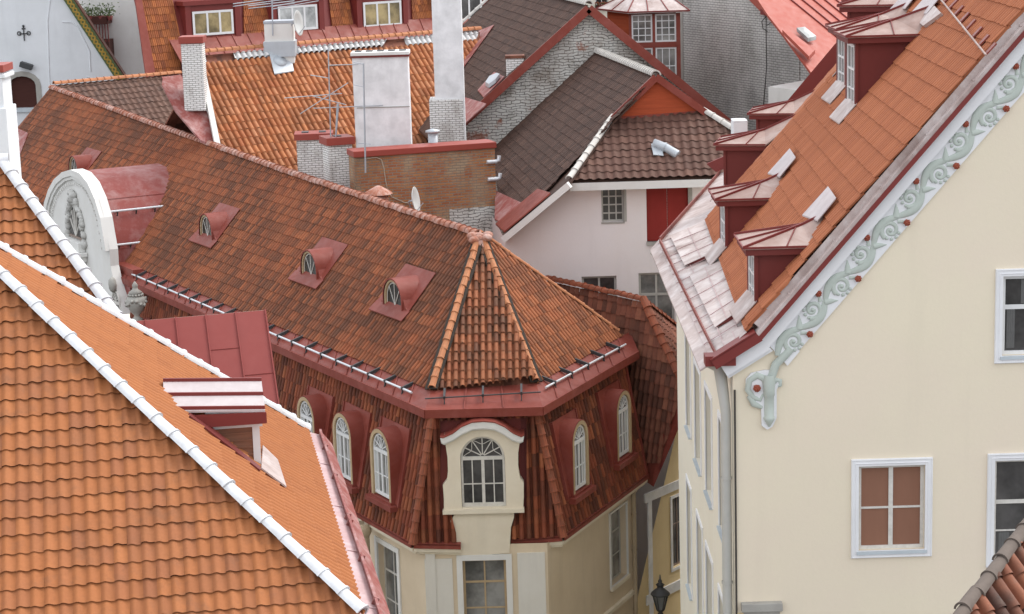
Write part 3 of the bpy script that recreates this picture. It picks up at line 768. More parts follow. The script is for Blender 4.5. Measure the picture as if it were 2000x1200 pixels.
# ridge caps
m = MB()
for i in range(len(sagp) - 1): ridge_caps(m, sagp[i] + Z * .02, sagp[i + 1] + Z * .02, .15, .34, lap=.2, jit=.012)
m.build('ridge', M['ridge_pink'], hC)
def hipcap(*a, **k): m = MB(); ridge_caps(m, *a, **k); m.build('hip_ridge', M['cap_orange'], hC)
for A_, n_ in ((T1, nL), (T2, nR)):
    m = MB(); m.bar(A_ + Z * .06, AP + Z * .04, .40, .05, (n_ + nF) * .5 + Z); m.build('hip_bed', M['moss_bed'], hC)
hipcap( T1 + V((.02, -.02, .10)), AP + Z * .08 + (T1 - AP) * .08, .105, .36, (nL + nF) * .5 + Z, lap=.16, jit=.012)
hipcap(T2 + V((-.02, -.02, .10)), AP + Z * .08 + (T2 - AP) * .08, .105, .36, (nR + nF) * .5 + Z, lap=.16, jit=.012)
hipcap(HRb + Z * .06, AP + Z * .04, .085, .40, lap=.16, jit=.012)
m = MB(); rq = random.Random(4)
for k in range(16): m.ball(AP + V((rq.uniform(-.28, .28), rq.uniform(-.35, .1), rq.uniform(-.16, .0))), rq.uniform(.12, .2), 0, 10, (1, .8, .7))
m.slab([AP + Z * .14 + (T1 - AP) * .0, AP + Z * .16 + (T1 - AP) * .095, AP + Z * .13 + (T2 - AP) * .095 + (T1 - AP) * .03, AP + Z * .16 + (T2 - AP) * .095], Z * .03)
m.build('apex_cap', M['ridge_pink'], hC)
# eave: sheet strip, gutter edge, snow rails
def eave_strip(A, B, tA, tB, n, nm):
    m = MB(); A, B, tA, tB = V(A), V(B), V(tA), V(tB)
    m.slab([A - Z * .0, B, tB + Z * .01, tA + Z * .01], -Z * .05)
    for i in range(1, n):
        q = i / n; m.bar(A.lerp(B, q) + Z * .02, tA.lerp(tB, q) + Z * .02, .035, .04)
    m.slab([A + nm * .03 + Z * .03, B + nm * .03 + Z * .03, B + nm * .03 - Z * .22, A + nm * .03 - Z * .22], -nm * .06)
    m.slab([A - Z * .20, B - Z * .20, B - nm * .5 - Z * .28, A - nm * .5 - Z * .28], -Z * .03)
    return m.build('eave_flashing', M['red_metal'], hC)
iL = T1.lerp(T1, 0)
EL0 = eave_strip(P1, P1 + eL * 28, T1, T1 + eL * 28.3, 26, nL); eave_strip(P2, PRr + eR * .2, T2, TR, 7, nR); eave_strip(P1 + eF * .0, P2, T1, T2, 3, nF)
def snow_rail(A, B, nm, n, r=.035, mat='steel'):
    m = MB(); m.tube([A, B], r, 0, 8)
    for i in range(n):
        p = A.lerp(B, (i + .5) / n); m.bar(p - Z * .0 + nm * .05, p - nm * .42 + Z * .14, .06, .10, Z, 1); m.bar(p - Z * .22 + nm * .05, p, .03, .05, nm, 1)
    return m.build('snow_rail', [M[mat], M['iron']], hC)
def strip_pt(x, y, pl, l=.13): return onp(x, y, (pl[0] + Z * l, pl[1]))
SL = plane3(P1, P1 + eL * 5, T1); SR = plane3(P2, PRr, T2); SF = plane3(P1, P2, T1)
snow_rail(strip_pt(804, 767, SL), strip_pt(258, 536, SL), nL, 21)
snow_rail(strip_pt(1066, 757, SR), strip_pt(1222, 673, SR), nR, 5)
snow_rail(strip_pt(830, 779, SF), strip_pt(1056, 766, SF), nF, 3, .022, 'iron')
# mansard: top line under the eave, bottom line at the cornice
zc = at(850, 1066, 57.5).z
B1 = onz(808, 1062, zc); B2 = onz(1098, 1048, zc); BRr = onz(1272, 930, zc)
# use the eave directions for the bottom line as well
B1b = B1 + eL * 28
BRr = B2 + eR * (BRr - B2).length
zm = ze - .18
U1 = onz(846, 812, zm); U2 = onz(1046, 803, zm)
U1b = U1 + eL * 28; UR = onz(1240, 706, zm); UR = U2 + eR * (UR - U2).length
PmL = plane(B1, eL, U1 - B1); PmR = plane(B2, eR, U2 - B2); PmF = plane(B1, (B2 - B1).normalized(), U1 - B1)
def up_of(B, U, e): d = U - B; return d - e * d.dot(e)
fL = tiles('mansard_slope', hC, B1, eL, up_of(B1, U1, eL), [[B1, B1b, U1b, U1]], .22, .42, 'barrel', .06, .03, M['mansard'], jit=.010, seed=31)
fR = tiles('mansard_slope', hC, B2, eR, up_of(B2, U2, eR), [[B2, BRr, UR, U2]], .22, .42, 'barrel', .06, .03, M['mansard'], jit=.010, seed=32)
eB = (B2 - B1).normalized()
gx = [onp(x, 1056, PmF) for x in (900, 998)]
def onF(x, y): return onp(x, y, PmF)
for k_, pp_ in enumerate(([[B1, onF(860, 1064), onF(860, 806), U1], [onF(860, 1064), onF(896, 1061), onF(880, 1000), onF(860, 1000)]], [[onF(1028, 1052), B2, U2, onF(1028, 800)], [onF(994, 1053), onF(1028, 1052), onF(1028, 992), onF(1008, 998)]], [[onF(860, 822), onF(860, 806), onF(1028, 800), onF(1028, 816)]])):
    tiles('mansard_slope', hC, B1, eB, up_of(B1, U1, eB), pp_, .22, .42, 'barrel', .09, .03, M['mansard'], jit=.012, seed=33 + k_)
m = MB(); m.poly([B1 - nL * .1, B1b - nL * .1, U1b - nL * .1, U1 - nL * .1]); m.poly([B2 - nR * .1, BRr - nR * .1, UR - nR * .1, U2 - nR * .1]); m.poly([B1 + Yv * .1, B2 + Yv * .1, U2 + Yv * .1, U1 + Yv * .1]); m.build('mansard_deck', M['red_dark'], hC)
for B_, U_, n_ in ((B1, U1, nL), (B2, U2, nR)): m = MB(); ridge_caps(m, B_ + (n_ + nF) * .04, U_ + (n_ + nF) * .04, .11, .34, (n_ + nF), lap=.1); m.build('mansard_corner', M['cap_red'], hC)
m = MB(); m.bar(BRr + nR * .04, UR + nR * .04, .14, .12, nR); m.build('mansard_edge', M['red_metal'], hC)
# cornice gutters
m = MB(); w_ = MB()
def corn(a, b, nm, m, w_):
    m.slab([a + nm * .10 + Z * .03, b + nm * .10 + Z * .03, b - nm * .12 + Z * .05, a - nm * .12 + Z * .05], -Z * .05)
    m.slab([a + nm * .10 + Z * .04, b + nm * .10 + Z * .04, b + nm * .10 - Z * .12, a + nm * .10 - Z * .12], -nm * .04)
    w_.slab([a + nm * .05 - Z * .13, b + nm * .05 - Z * .13, b - nm * .3 - Z * .13, a - nm * .3 - Z * .13], -Z * .10)
    w_.slab([a - nm * .05 - Z * .23, b - nm * .05 - Z * .23, b - nm * .3 - Z * .23, a - nm * .3 - Z * .23], -Z * .10)
gl, gr_ = onp(900, 1064, (B1, nF)), onp(997, 1056, (B2, nF))
corn(B1, B1b, nL, m, w_); corn(B2, BRr + eR * .1, nR, m, w_)
corn(B1, gl, nF, m, w_); corn(gr_, B2, nF, m, w_)
m.build('cornice_gutter', M['red_metal'], hC); w_.build('cornice', M['beige_trim'], hC)
# walls below the cornice
inset = .32
def inter2(p, d, q, e):                               # plan intersection of two lines
    det = d.x * (-e.y) + e.x * d.y; rx, ry = q.x - p.x, q.y - p.y
    t = (rx * (-e.y) + e.x * ry) / det; return p + d * t
wlP, wfP, wrP = B1 - nL * inset, B1 - nF * .12, B2 - nR * inset
wfP = wfP
K1 = inter2(wfP, eF, wlP, eL); K2 = inter2(wfP, eF, wrP, eR)
for k in (K1, K2): k.z = 0
H = zc - .12
frF = Fr(V((K1.x, K1.y, 0)), eF, nF); frL = Fr(V((K1.x, K1.y, 0)), eL, nL); frR = Fr(V((K2.x, K2.y, 0)), eR, nR)
LF = (K2 - K1).length
def hole(fr, xl, yt, xr, yb, yt2=None, yb2=None):
    a = fr.px(xl, yt); b = fr.px(xr, yt if yt2 is None else yt2); c = fr.px(xl, yb)
    xs = sorted((a[0], b[0])); return (xs[0], xs[1], c[1], (a[1] + b[1]) / 2)
hF = hole(frF, 903, 1096, 988, 1245, 1092)
hR = hole(frR, 1190, 1003, 1222, 1152, 985)
hR = (hR[0], hR[1], frR.px(1190, 1150)[1], hR[3])
hL1 = hole(frL, 776, 1076, 738, 1245, 1062)
hL2 = (hL1[0] + 3.4, hL1[1] + 3.4, hL1[2], hL1[3])
m = MB()
wall(m, frF, [(0, 0), (LF, 0), (LF, H), (0, H)], [hF], .22)
LR = (BRr - B2).length - .05
wall(m, frR, [(0, 0), (LR, 0), (LR, H), (0, H)], [hR], .30)
wall(m, frL, [(0, 0), (28, 0), (28, H), (0, H)], [hL1, hL2], .25)
m.slab([frR.p(LR, 0, 0), frL.p(46, 0, 0), frL.p(46, -6, 0), frR.p(LR, -6, 0)], Z * H)
wallC = m.build('wall', M['beige'], hC)
# gable front of the corner dormer (flush with the wall below)
def gF(x, y, b=.02): return frF.px(x, y, b)
lft = [gF(x, y) for x, y in ((892, 1088), (886, 1040), (880, 1018), (889, 1004), (867, 1000), (867, 975), (865, 948), (873, 938), (875, 920), (874, 893), (870, 868), (868, 850))]
pedi = [gF(x, y) for x, y in ((868, 858), (884, 850), (900, 838), (922, 829), (944, 827), (966, 829), (986, 838), (1002, 850), (1016, 856))]
rgt = [gF(x, y) for x, y in ((1016, 856), (1012, 885), (1012, 915), (1016, 935), (1023, 945), (1023, 970), (1022, 992), (1000, 998), (1004, 1010), (998, 1030), (995, 1080))]
wl_, wr_ = gF(899, 900)[0], gF(986, 900)[0]; wz0 = gF(942, 991)[1]; wz1 = gF(942, 853)[1]
wc = (wl_ + wr_) / 2; w2 = (wr_ - wl_) / 2
AR = [(wc + a, wz0 + c) for a, c in arch(w2, wz1 - wz0)]         # bottom right, over, bottom left
half = len(AR) // 2
top_i = len(pedi) // 2
LH = lft + pedi[1:top_i + 1] + AR[half:]  # left half: up the left outline, over to the crown, down the arch's left side
RH = AR[:half + 1] + pedi[top_i:-1] + rgt
mid_b = gF(942, 1084); 
m = MB()
lowL = [lft[0]] ; 
LH = LH + [(wc, wz0), (wc, mid_b[1])]
RH = [(wc, mid_b[1]), (wc, wz0)] + RH
for P_ in (LH, RH): m.poly([frF.p(a, .03, c) for a, c in P_])
outl = lft + pedi[1:-1] + rgt
m.skirt(frF, outl, .03, -.35); m.skirt(frF, AR + [AR[0]], .03, -.16)
gd = m.build('corner_dormer', M['beige_trim'], hC, label='cream corner dormer front with a curved pediment and arched window')
m = MB()                                            # curved cornice
ped2 = [gF(x, y) for x, y in ((862, 861), (868, 864), (886, 856), (902, 845), (922, 836), (944, 834), (966, 836), (984, 845), (1000, 856), (1016, 861), (1022, 858))]
ped3 = [gF(x, y) for x, y in ((860, 852), (866, 853), (884, 845), (901, 832), (922, 823), (944, 821), (966, 823), (986, 832), (1002, 844), (1018, 851), (1024, 848))]
m.ring(frF, ped2, ped3, .20); m.skirt(frF, ped2, .20, .02); m.skirt(frF, ped3, .20, -.4)
ped4 = [(a, c - .06) for a, c in ped2]; m.ring(frF, ped4, ped2, .11); m.skirt(frF, ped4, .11, .02)
m.build('pediment', M['stucco'], gd)
m = MB(); ped5 = [(a, c + .03) for a, c in ped3]; m.skirt(frF, ped5, .22, -1.3, 0, True); m.ring(frF, ped3, ped5, .22)
zz = gF(868, 860)[1]
m.box(frF, lft[9][0] - .05, lft[9][0] - .02, -1.2, -.3, gF(868, 1010)[1], zz, 1); m.box(frF, rgt[1][0] + .02, rgt[1][0] + .05, -1.2, -.3, gF(868, 1010)[1], zz, 1)
zt_ = gF(942, 812)[1]
m.box(frF, lft[9][0] - .3, lft[9][0] - .1, -.95, -.50, gF(868, 985)[1], zz + .1, 1); m.box(frF, rgt[1][0] + .05, rgt[1][0] + .25, -.95, -.50, gF(868, 985)[1], zz + .1, 1)
m.box(frF, lft[9][0] - .1, rgt[1][0] + .1, -.95, -.45, zz - .2, zt_ + .06, 1)
m.build('dormer_hood', [M['red_metal'], M['red_dark']], gd)
m = MB(); fw_ = Fr(frF.p(wc, 0, wz0), eF, nF); arch_window(fw_, w2 - .01, wz1 - wz0 - .01, -.07, m, 0, 1, .06, fan=5)
m.build('window', [M['wood_worn'], M['glass_dark']], gd)
m = MB(); zs = gF(942, 996)[1]
m.box(frF, gF(867, 1000)[0] - .03, gF(1022, 1000)[0] + .03, -.1, .12, zs - .09, zs + .03)
for i in range(22):
    xx = gF(892, 1000)[0] + (gF(1002, 1000)[0] - gF(892, 1000)[0]) * i / 21; m.box(frF, xx - .02, xx + .02, 0, .08, zs - .16, zs - .09)
m.box(frF, gF(888, 1000)[0], gF(1004, 1000)[0], -.1, .035, zs - .20, zs - .16)
m.build('sill', M['beige_trim'], gd)
# windows of the walls
window(hC, frF, *hF, -.14, M['wood_beige'], M['glass_grey'], vert=(.5,), hor=((.70, .06), .36), fw=.07, bar=.045)
window(hC, frR, *hR, -.20, M['frame_grey'], M['glass_grey'], vert=(.5,), hor=((.66, .05), .33), fw=.06, sill=(.05, .10, .12), msill=M['beige_trim'])
window(hC, frL, *hL1, -.18, M['wood_worn'], M['glass_grey'], vert=(.5,), hor=((.68, .06), .34), fw=.06)
window(hC, frL, *hL2, -.18, M['wood_worn'], M['glass_grey'], vert=(.5,), hor=((.68, .06), .34), fw=.06)
for f_, h_, w_s in ((frF, hF, .17), (frL, hL1, .16), (frL, hL2, .16), (frR, hR, .06)): surround(MB(), f_, *h_, w_s, .05).build('window_surround', M['stucco'], hC)
m = MB()
for x0, x1, yt in ((829, 883, 1092), (1010, 1064, 1080)):
    m = MB(); a = frF.px(x0, yt); b = frF.px(x1, yt); m.box(frF, a[0], b[0], -.01, .035, 3.2, a[1]); m.build('wall_panel', M['panel'], hC)
m = MB(); m.box(frF, .02, .30, -.01, .06, 0, H - .2); m.build('corner_pilaster', M['panel'], hC)
m = MB(); a = frR.px(1172, 1200); b = frR.px(1258, 1132)
m.box(frR, 0, LR, -.01, .12, b[1] - .10, b[1] + .02); m.build('string_course', M['beige_trim'], hC)
m = MB(); dp = frR.p(LR - .12, .12, 0); m.tube([V((dp.x, dp.y, 0)), V((dp.x, dp.y, H - .1))], .075); m.lathe(V((dp.x, dp.y, H - .35)), [(.08, 0), (.15, .2), (.15, .34)], 14)
for zz in (1.5, 4, 6.0, 7.2): m.lathe(V((dp.x, dp.y, zz)), [(.09, 0), (.09, .05)], 12)
m.build('drainpipe', M['pipe_beige'], hC)
pf = onp(710, 1030, (B1 + nL * .15, nL)); m = MB()
m.tube([V((pf.x, pf.y, 0)), V((pf.x, pf.y, pf.z - .3))], .17, 0, 16); m.lathe(pf - Z * .3, [(.17, 0), (.24, .15), (.24, .45), (.21, .45), (.19, .2)], 20)
m.build('rain_hopper', M['pipe_beige'], hC)

# arched dormers of the mansard
def arched_dormer(e, nm, pl, xc, ysill, w2, hgt, out, back, curt=True, side=1):
    s_ = onp(xc, ysill, (pl[0] + nm * out, nm)) if False else None
    o_ = onp(xc, ysill, pl); o_ = o_ + nm * out
    fr = Fr(o_, e, nm); ho = .17
    A = arch(w2, hgt, ho, -.05); B = arch(w2, hgt, .02, -.05)
    m = MB(); m.skirt(fr, A, .0, -back, 0, True); Ain = arch(w2, hgt, ho - .03, -.05)
    m.ring(fr, A, Ain, .0, 0)
    # red board behind the hood, up to the eave
    hw = w2 + .34
    d = MB()
    m.box(fr, -w2 - ho, w2 + ho, -back, .04, -.12, -.05, 0); m.box(fr, -hw, hw, -.25, .14, -.28, -.12, 0)
    h_ = m.build('dormer', M['red_metal'], hC)
    k = MB(); k.ring(fr, Ain, B, .005, 0); k.skirt(fr, B, .005, -.14, 0); k.build('arch_trim', M['wood_beige'], h_)
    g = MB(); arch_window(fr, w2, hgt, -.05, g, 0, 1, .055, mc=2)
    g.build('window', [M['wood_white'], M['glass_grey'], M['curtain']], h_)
    b_ = MB()
    # recess panel lying on the slope around the hood
    up = (up_of(B1, U1, eL) if pl is PmL else up_of(B2, U2, eR)).normalized()
    base = onp(xc, ysill, pl) + nm * .075
    for sgn in (-1, 1):
        b_.slab([base + e * sgn * (w2 + .12) - up * .1, base + e * sgn * (w2 + .42) - up * .1, base + e * sgn * (w2 + .42) + up * (hgt + .30), base + e * sgn * (w2 + .12) + up * (hgt + .30)], nm * .03)
        b_.bar(base + e * sgn * (w2 + .42) - up * .15, base + e * sgn * (w2 + .42) + up * (hgt + .3), .05, .12, nm)
    b_.slab([base - e * (w2 + .12) + up * (hgt - .25), base + e * (w2 + .12) + up * (hgt - .25), base + e * (w2 + .12) + up * (hgt + .30), base - e * (w2 + .12) + up * (hgt + .30)], nm * .03)
    b_.build('flashing', M['red_metal'], h_)
    return h_
for xc, ys in ((745, 963), (671, 928), (600, 892)): arched_dormer(eL, nL, PmL, xc + 13, ys + 4, .52, 1.92, .22, .95)
sp_ = (onp(671, 928, PmL) - onp(745, 963, PmL)).dot(eL)
for i in (3, 4): 
    pass
for xc, ys in ((1128, 948), (1213, 884)): arched_dormer(eR, nR, PmR, xc - 4, ys + 4, .46, 1.92, .20, .9)
# small round-topped dormers on the long slope
def eyelid(xc, yb, w2, hgt, lab=None):
    o_ = onp(xc, yb, PLs); fr = Fr(o_ + nL * .06, eL, nL)
    tp = wL.normalized(); A = arch(w2, hgt, .10, -.02, 10); back = hgt / math.tan(math.radians(47)) + .7
    m = MB(); m.skirt(fr, A, .10, -back, 0, True); Ai = arch(w2, hgt, .05, -.02, 10); m.ring(fr, A, Ai, .10, 0)
    n_ = eL.cross(tp); n_ = n_ if n_.z > 0 else -n_
    def q(u, v): return o_ + eL * u + tp * v + n_ * .085
    m.slab([q(-w2 - .45, -.05), q(w2 + .6, -.05), q(w2 + .5, 1.45), q(-w2 - .4, 1.45)], n_ * .02)
    m.slab([q(-w2 - .5, -.05) , q(w2 + .66, -.05), q(w2 + .66, -.05) + nL * .30 - Z * .26, q(-w2 - .5, -.05) + nL * .30 - Z * .26], Z * .03)
    for s_ in (-1, 1):
        pts = [(s_ * (w2 + .1), 0), (s_ * (w2 + .45), 0), (s_ * (w2 + .22), .12), (s_ * (w2 + .1), .34)]
        m.slab([fr.p(a, .04, c) for a, c in pts], -nL * .5)
    h_ = m.build('roof_dormer', M['red_metal'], hC)
    g = MB(); B = arch(w2 - .02, hgt - .02, 0, 0, 10); g.ring(fr, Ai, B, .06, 2); g.skirt(fr, B, .06, -.02, 2)
    fw = Fr(fr.p(0, 0, .02), eL, nL); BB = arch(w2 - .04, hgt - .06, 0, 0, 10); CC = arch(w2 - .075, hgt - .1, 0, .03, 10)
    g.ring(fw, BB, CC, .0, 0); sp = hgt - .06 - (w2 - .04)
    g.box(fw, -w2 + .04, w2 - .04, -.03, .01, 0, .035, 0)
    for k in range(1, 4):
        t = math.pi * k / 4; g.bar(fw.p(0, 0, .03), fw.p((w2 - .06) * math.cos(t), 0, max(.03, sp + (w2 - .06) * math.sin(t))), .02, .02, nL, 0)
    g.poly([fw.p(a, -.02, c) for a, c in BB], 1)
    g.build('window', [M['wood_worn'], M['glass_dark'], M['wood_beige']], h_)
    return h_
for xc, yb in ((775, 600), (611, 540), (409, 464), (150, 344)): eyelid(xc, yb, .58, .84)
m = MB(); p_ = onp(42, 262, PLs); 
q = lambda x, y: onp(x, y, (PLs[0] + nL * .1, PLs[1]))
m.slab([q(28, 250), q(55, 262), q(32, 322), q(10, 322)], Z * .05); m.build('roof_patch', M['red_faded'], hC)

# baroque gable on the long front, with barrel roof behind
Gp = (P1 + nL * .35, nL)
frG = Fr(onp(200, 560, Gp), eL, nL)                    # x runs away from the viewer (to the left in the picture)
def g2(x, y, b=0): return frG.px(x, y, b)
out_px = [(246, 660), (240, 615), (232, 580), (222, 548), (216, 520), (214, 488), (208, 455), (203, 425), (192, 388), (178, 357), (162, 338), (145, 331), (128, 336), (112, 350), (101, 370), (93, 395), (89, 425), (89, 470), (89, 760)]
OUT = [g2(x, y) for x, y in out_px]
zb_ = min(c for a, c in OUT) - 1.5
OUT = [(OUT[0][0], zb_)] + OUT + [(OUT[-1][0], zb_)]
m = MB(); m.prism(frG, OUT, 0, -.35)
gbl = m.build('baroque_gable', M['stucco'], hC, label='curved white baroque gable with a carved window frame')
INN = [g2(x, y) for x, y in ((214, 490), (203, 425), (192, 388), (178, 357), (162, 338), (145, 331), (128, 336), (112, 350), (101, 370), (93, 395), (89, 425))]
cxg = (INN[0][0] + INN[-1][0]) / 2; czg = min(c for a, c in INN)
def inn(k, P_=None): return [(cxg + (a - cxg) * k, czg + (c - czg) * k) for a, c in INN]
m = MB()
for k0, k1, y in ((1.0, .91, .16), (.91, .86, .10)):
    m.ring(frG, inn(k0), inn(k1), y); m.skirt(frG, inn(k0), y, -.02); m.skirt(frG, inn(k1), y, -.02)
A_, B_ = inn(.80), inn(.80)
dent = []
for i in range(len(A_) - 1):
    for q in range(7):
        t = q / 7; a = A_[i][0] + (A_[i + 1][0] - A_[i][0]) * t; c = A_[i][1] + (A_[i + 1][1] - A_[i][1]) * t; dent.append((a, c))
for a, c in dent[::2]: m.box(frG, a - .05, a + .05, 0, .08, c - .05, c + .05)
m.build('arch_moulding', M['stucco'], gbl)
wc_ = g2(150, 444); m = MB(); fg = Fr(frG.p(wc_[0], .02, wc_[1] - .45), eL, nL)
kk = [(-.85, 0), (.85, 0), (.74, .62), (.36, 1.22), (0, 1.36), (-.36, 1.22), (-.74, .62)]
m.poly([fg.p(a, .012, c) for a, c in kk], 1)
m.box(fg, -.8, .8, .0, .07, .0, .09, 2); m.bar(fg.p(0, .03, .05), fg.p(0, .03, 1.3), .07, .06, nL, 3)
for t in (.2, .36, .64, .8): m.bar(fg.p(0, .03, .08), fg.p(.8 * math.cos(math.pi * t), .03, .08 + 1.15 * math.sin(math.pi * t)), .05, .05, nL, 3)
m.build('window', [M['stucco'], M['glass_dark'], M['frame_brown'], M['wood_worn']], gbl)
m = MB(); rr = random.Random(5)
crv = [(-1.0, -.25), (-1.04, .1), (-.98, .45), (-.84, .85), (-.62, 1.2), (-.32, 1.5), (0, 1.66), (.32, 1.5), (.62, 1.2), (.84, .85), (.98, .45), (1.06, .05), (1.12, -.45), (1.0, -.7)]
for i in range(len(crv) - 1):
    for q in range(5):
        t = q / 5; a = crv[i][0] + (crv[i + 1][0] - crv[i][0]) * t; c = crv[i][1] + (crv[i + 1][1] - crv[i][1]) * t
        m.ball(fg.p(a + rr.uniform(-.09, .09), .05, c + rr.uniform(-.09, .09)), rr.uniform(.09, .18), 0, 8, (1, .8, 1), fg)
for k in range(12): m.ball(fg.p(rr.uniform(-.24, .24), .12, 1.75 + rr.uniform(-.15, .32)), .15, 0, 8, (1, 1, 1), fg)
m.build('carved_frame', M['carving'], gbl)
m = MB(); m.box(fg, -1.25, 1.3, 0, .45, -.62, -.45); m.box(fg, -1.12, 1.16, 0, .30, -.85, -.62); m.box(fg, -1.0, 1.05, 0, .30, -.45, -.06); m.box(fg, -.95, -.72, 0, .16, -4.0, -.85); m.box(fg, .78, 1.0, 0, .16, -4.0, -.85)
m.build('ledge', M['stucco'], gbl, .02)
lw = g2(228, 592); fl = Fr(frG.p(lw[0], .02, lw[1] - .6), eL, nL); m = MB(); arch_window(fl, .45, 1.1, .03, m, 0, 1); m.ball(fl.p(0, .1, 1.35), .26, 2, 8, (1, .6, 1.3), fl); m.build('niche_window', [M['wood_worn'], M['glass_dark'], M['stone']], gbl)
# barrel roof
BR = [g2(x, y, -.35) for x, y in ((218, 545), (214, 488), (203, 428), (192, 392), (178, 361), (162, 342), (145, 335), (128, 340), (112, 354), (101, 374), (93, 399), (89, 470))]
m = MB(); m.skirt(frG, BR, -.34, -7.5, 0, True)
n0 = len(BR)
for yy in (-2.5, -4.7): pass
for i in (1, 3):
    a, c = BR[i]; m.bar(frG.p(a - .0, -.35, c), frG.p(a, -6.5, c), .04, .05, Z)
m.box(frG, OUT[2][0] - .0, OUT[2][0] + 3, -.36, -4.5, BR[0][1] - 2.0, BR[0][1] - .02, 0)
m.build('barrel_roof', M['red_barrel'], gbl)
def g_rail(px0, px1):
    a, c = g2(*px0, -.35); best = min(range(5, 90), key=lambda k: abs((lambda P: (P - CAM0).dot(CR) / (P - CAM0).dot(CF) * FPX + 1000)(frG.p(a - .12, -k * .1, c + .05)) - px1))
    A, B = frG.p(a - .12, -.45, c + .05), frG.p(a - .12, -best * .1, c + .05); m = MB(); m.tube([A, B], .045, 0, 8)
    for i in range(3):
        p = A.lerp(B, (i + .6) / 3.2); m.bar(p, p + eL * .3 - Z * .02, .06, .08, Z, 1); m.bar(p, p - Z * .25 + eL * .12, .04, .05, nL, 1)
    return m.build('snow_rail', [M['steel'], M['iron']], gbl)
g_rail((201, 417), 327); g_rail((213, 482), 290)
# short red side wall between the gable and the long eave
m = MB(); s0 = frG.px(222, 560, -.4); m.box(frG, frG.px(268, 590, -.6)[0], s0[0] + .6, -.5, -1.2, zb_, frG.px(240, 520, -.5)[1]); m.build('side_panel', M['red_metal'], gbl)
# stone urn
pu = onp(268, 626, (P1 + nL * .6, nL)); prof = [(.20, 0), (.22, .06), (.12, .12), (.10, .2), (.24, .36), (.36, .58), (.38, .78), (.30, .92), (.20, .98), (.22, 1.04), (.26, 1.10), (.12, 1.2), (.09, 1.3), (.12, 1.36), (.06, 1.46), (.01, 1.52)]
m = MB(); m.lathe(V((0, 0, 0)), prof, 18)
for k in range(14):
    t = 2 * math.pi * k / 14; m.ball(V((math.cos(t) * .37, math.sin(t) * .37, .72 + .1 * math.sin(3 * t))), .085, 0, 6)
    m.ball(V((math.cos(t) * .26, math.sin(t) * .26, 1.0)), .06, 0, 6)
u = m.build('stone_urn', M['stone'], None); u.location = pu; tag(u, 'weathered grey stone urn carved with garlands beside the curved white gable', 'urn')
m = MB(); m.slab([pu + V((-.45, -.45, 0)), pu + V((.45, -.45, 0)), pu + V((.45, .45, 0)), pu + V((-.45, .45, 0))], -Z * (pu.z - zc + .4)); m.build('urn_pedestal', M['red_metal'], hC)
# ================================================================== 5. cream gabled house, right
YF = 40.0
XW = at(1432, 800, YF).x
frC = Fr(V((XW, YF, 0)), X, -Yv)                     # local x from the corner, z = height
def cx(x, y, b=0.0): return frC.px(x, y, b)
YV = YF - .30                                        # verge plane
p0, p1, p2 = at(1390, 707, YV), at(1478, 652, YV), at(1780, 303, YV)
sdir = V((p2.x - p1.x, 0, p2.z - p1.z)).normalized(); sbot = V((p1.x - p0.x, 0, p1.z - p0.z)).normalized()
XR = XW + 15.0; XAP = XW + 7.5
pA = p1 + sdir * ((XAP - p1.x) / sdir.x)
hR_ = thing('gabled_house', 'tall cream house with steep orange roof, red dormers and a gable edged by scrollwork', 'house', V((XAP, YF + 6, 0)))
YE = onz(1303, 474, p0.z).y; print('right house eave far', YE, onz(1303, 474, p0.z), p0, 'slope deg', math.degrees(math.atan2(sdir.z, sdir.x)), math.degrees(math.atan2(sbot.z, sbot.x)))
fe = onz(1406, 337, p0.z); K0 = V((p0.x, YE, p0.z)); e2 = (fe - K0); e2.z = 0; L2 = e2.length; e2.normalize(); print('bend', math.degrees(math.atan2(e2.x, e2.y)), L2)
if e2.x > math.sin(math.radians(13)): e2 = V((math.sin(math.radians(13)), math.cos(math.radians(13)), 0))
n2 = V((-e2.y, e2.x, 0)); in2 = -n2                   # outward (to the street), inward
# facade
def cw(x0, y0, x1, y1): a = cx(x0, y0); b = cx(x1, y1); return (min(a[0], b[0]), max(a[0], b[0]), min(a[1], b[1]), max(a[1], b[1]))
w1 = cw(1677, 911, 1805, 1072); w2_ = cw(1959, 540, 2092, 691); w3 = cw(1943, 900, 2090, 1089)
HE = p0.z - .25
mm = p1.z - .1
wz_ = lambda x: p1.z + (x + XW - p1.x) * sdir.z / sdir.x - .2
GA = [(0, 0), (XR - XW, 0), (XR - XW, HE), (XAP - XW, wz_(XAP - XW)), (p1.x - XW + .05, wz_(p1.x - XW + .05)), (0, HE + .05)]
XTRA = [(w3[0], w3[1], w3[2] - 4.2, w3[3] - 4.2), (w1[0], w1[1], w1[2] - 4.2, w1[3] - 4.2)]
m = MB(); wall(m, frC, GA, [w1, w2_, w3] + XTRA, .24)
# back and hidden sides
m.poly([frC.p(XR - XW, 0, 0), frC.p(XR - XW, -26, 0), frC.p(XR - XW, -26, HE), frC.p(XR - XW, 0, HE)])
front = m.build('front_wall', M['cream'], hR_)
m = MB()
for q in (w1, w2_, w3):
    m = MB(); surround(m, frC, *q, .15, .05)
    for k in (.03, .10): surround(m, frC, q[0] - .15 + k + .0, q[1] + .15 - k, q[2] - .15 + k, q[3] + .15 - k, .02, .062)
    m.build('window_surround', M['band'], hR_, .006)
window(hR_, frC, *w1, -.09, M['wood_worn'], M['glass_blind'], vert=(.5,), hor=(.49,), fw=.07, bar=.035, mid=.5, sill=(.04, .075, .06), msill=M['sill_blue'], label=None) if False else window(hR_, frC, *w1, -.09, M['wood_worn'], M['glass_blind'], vert=(.5,), hor=(.49,), fw=.07, bar=.04, mid=.5, sill=(.04, .075, .07), msill=M['sill_blue'])
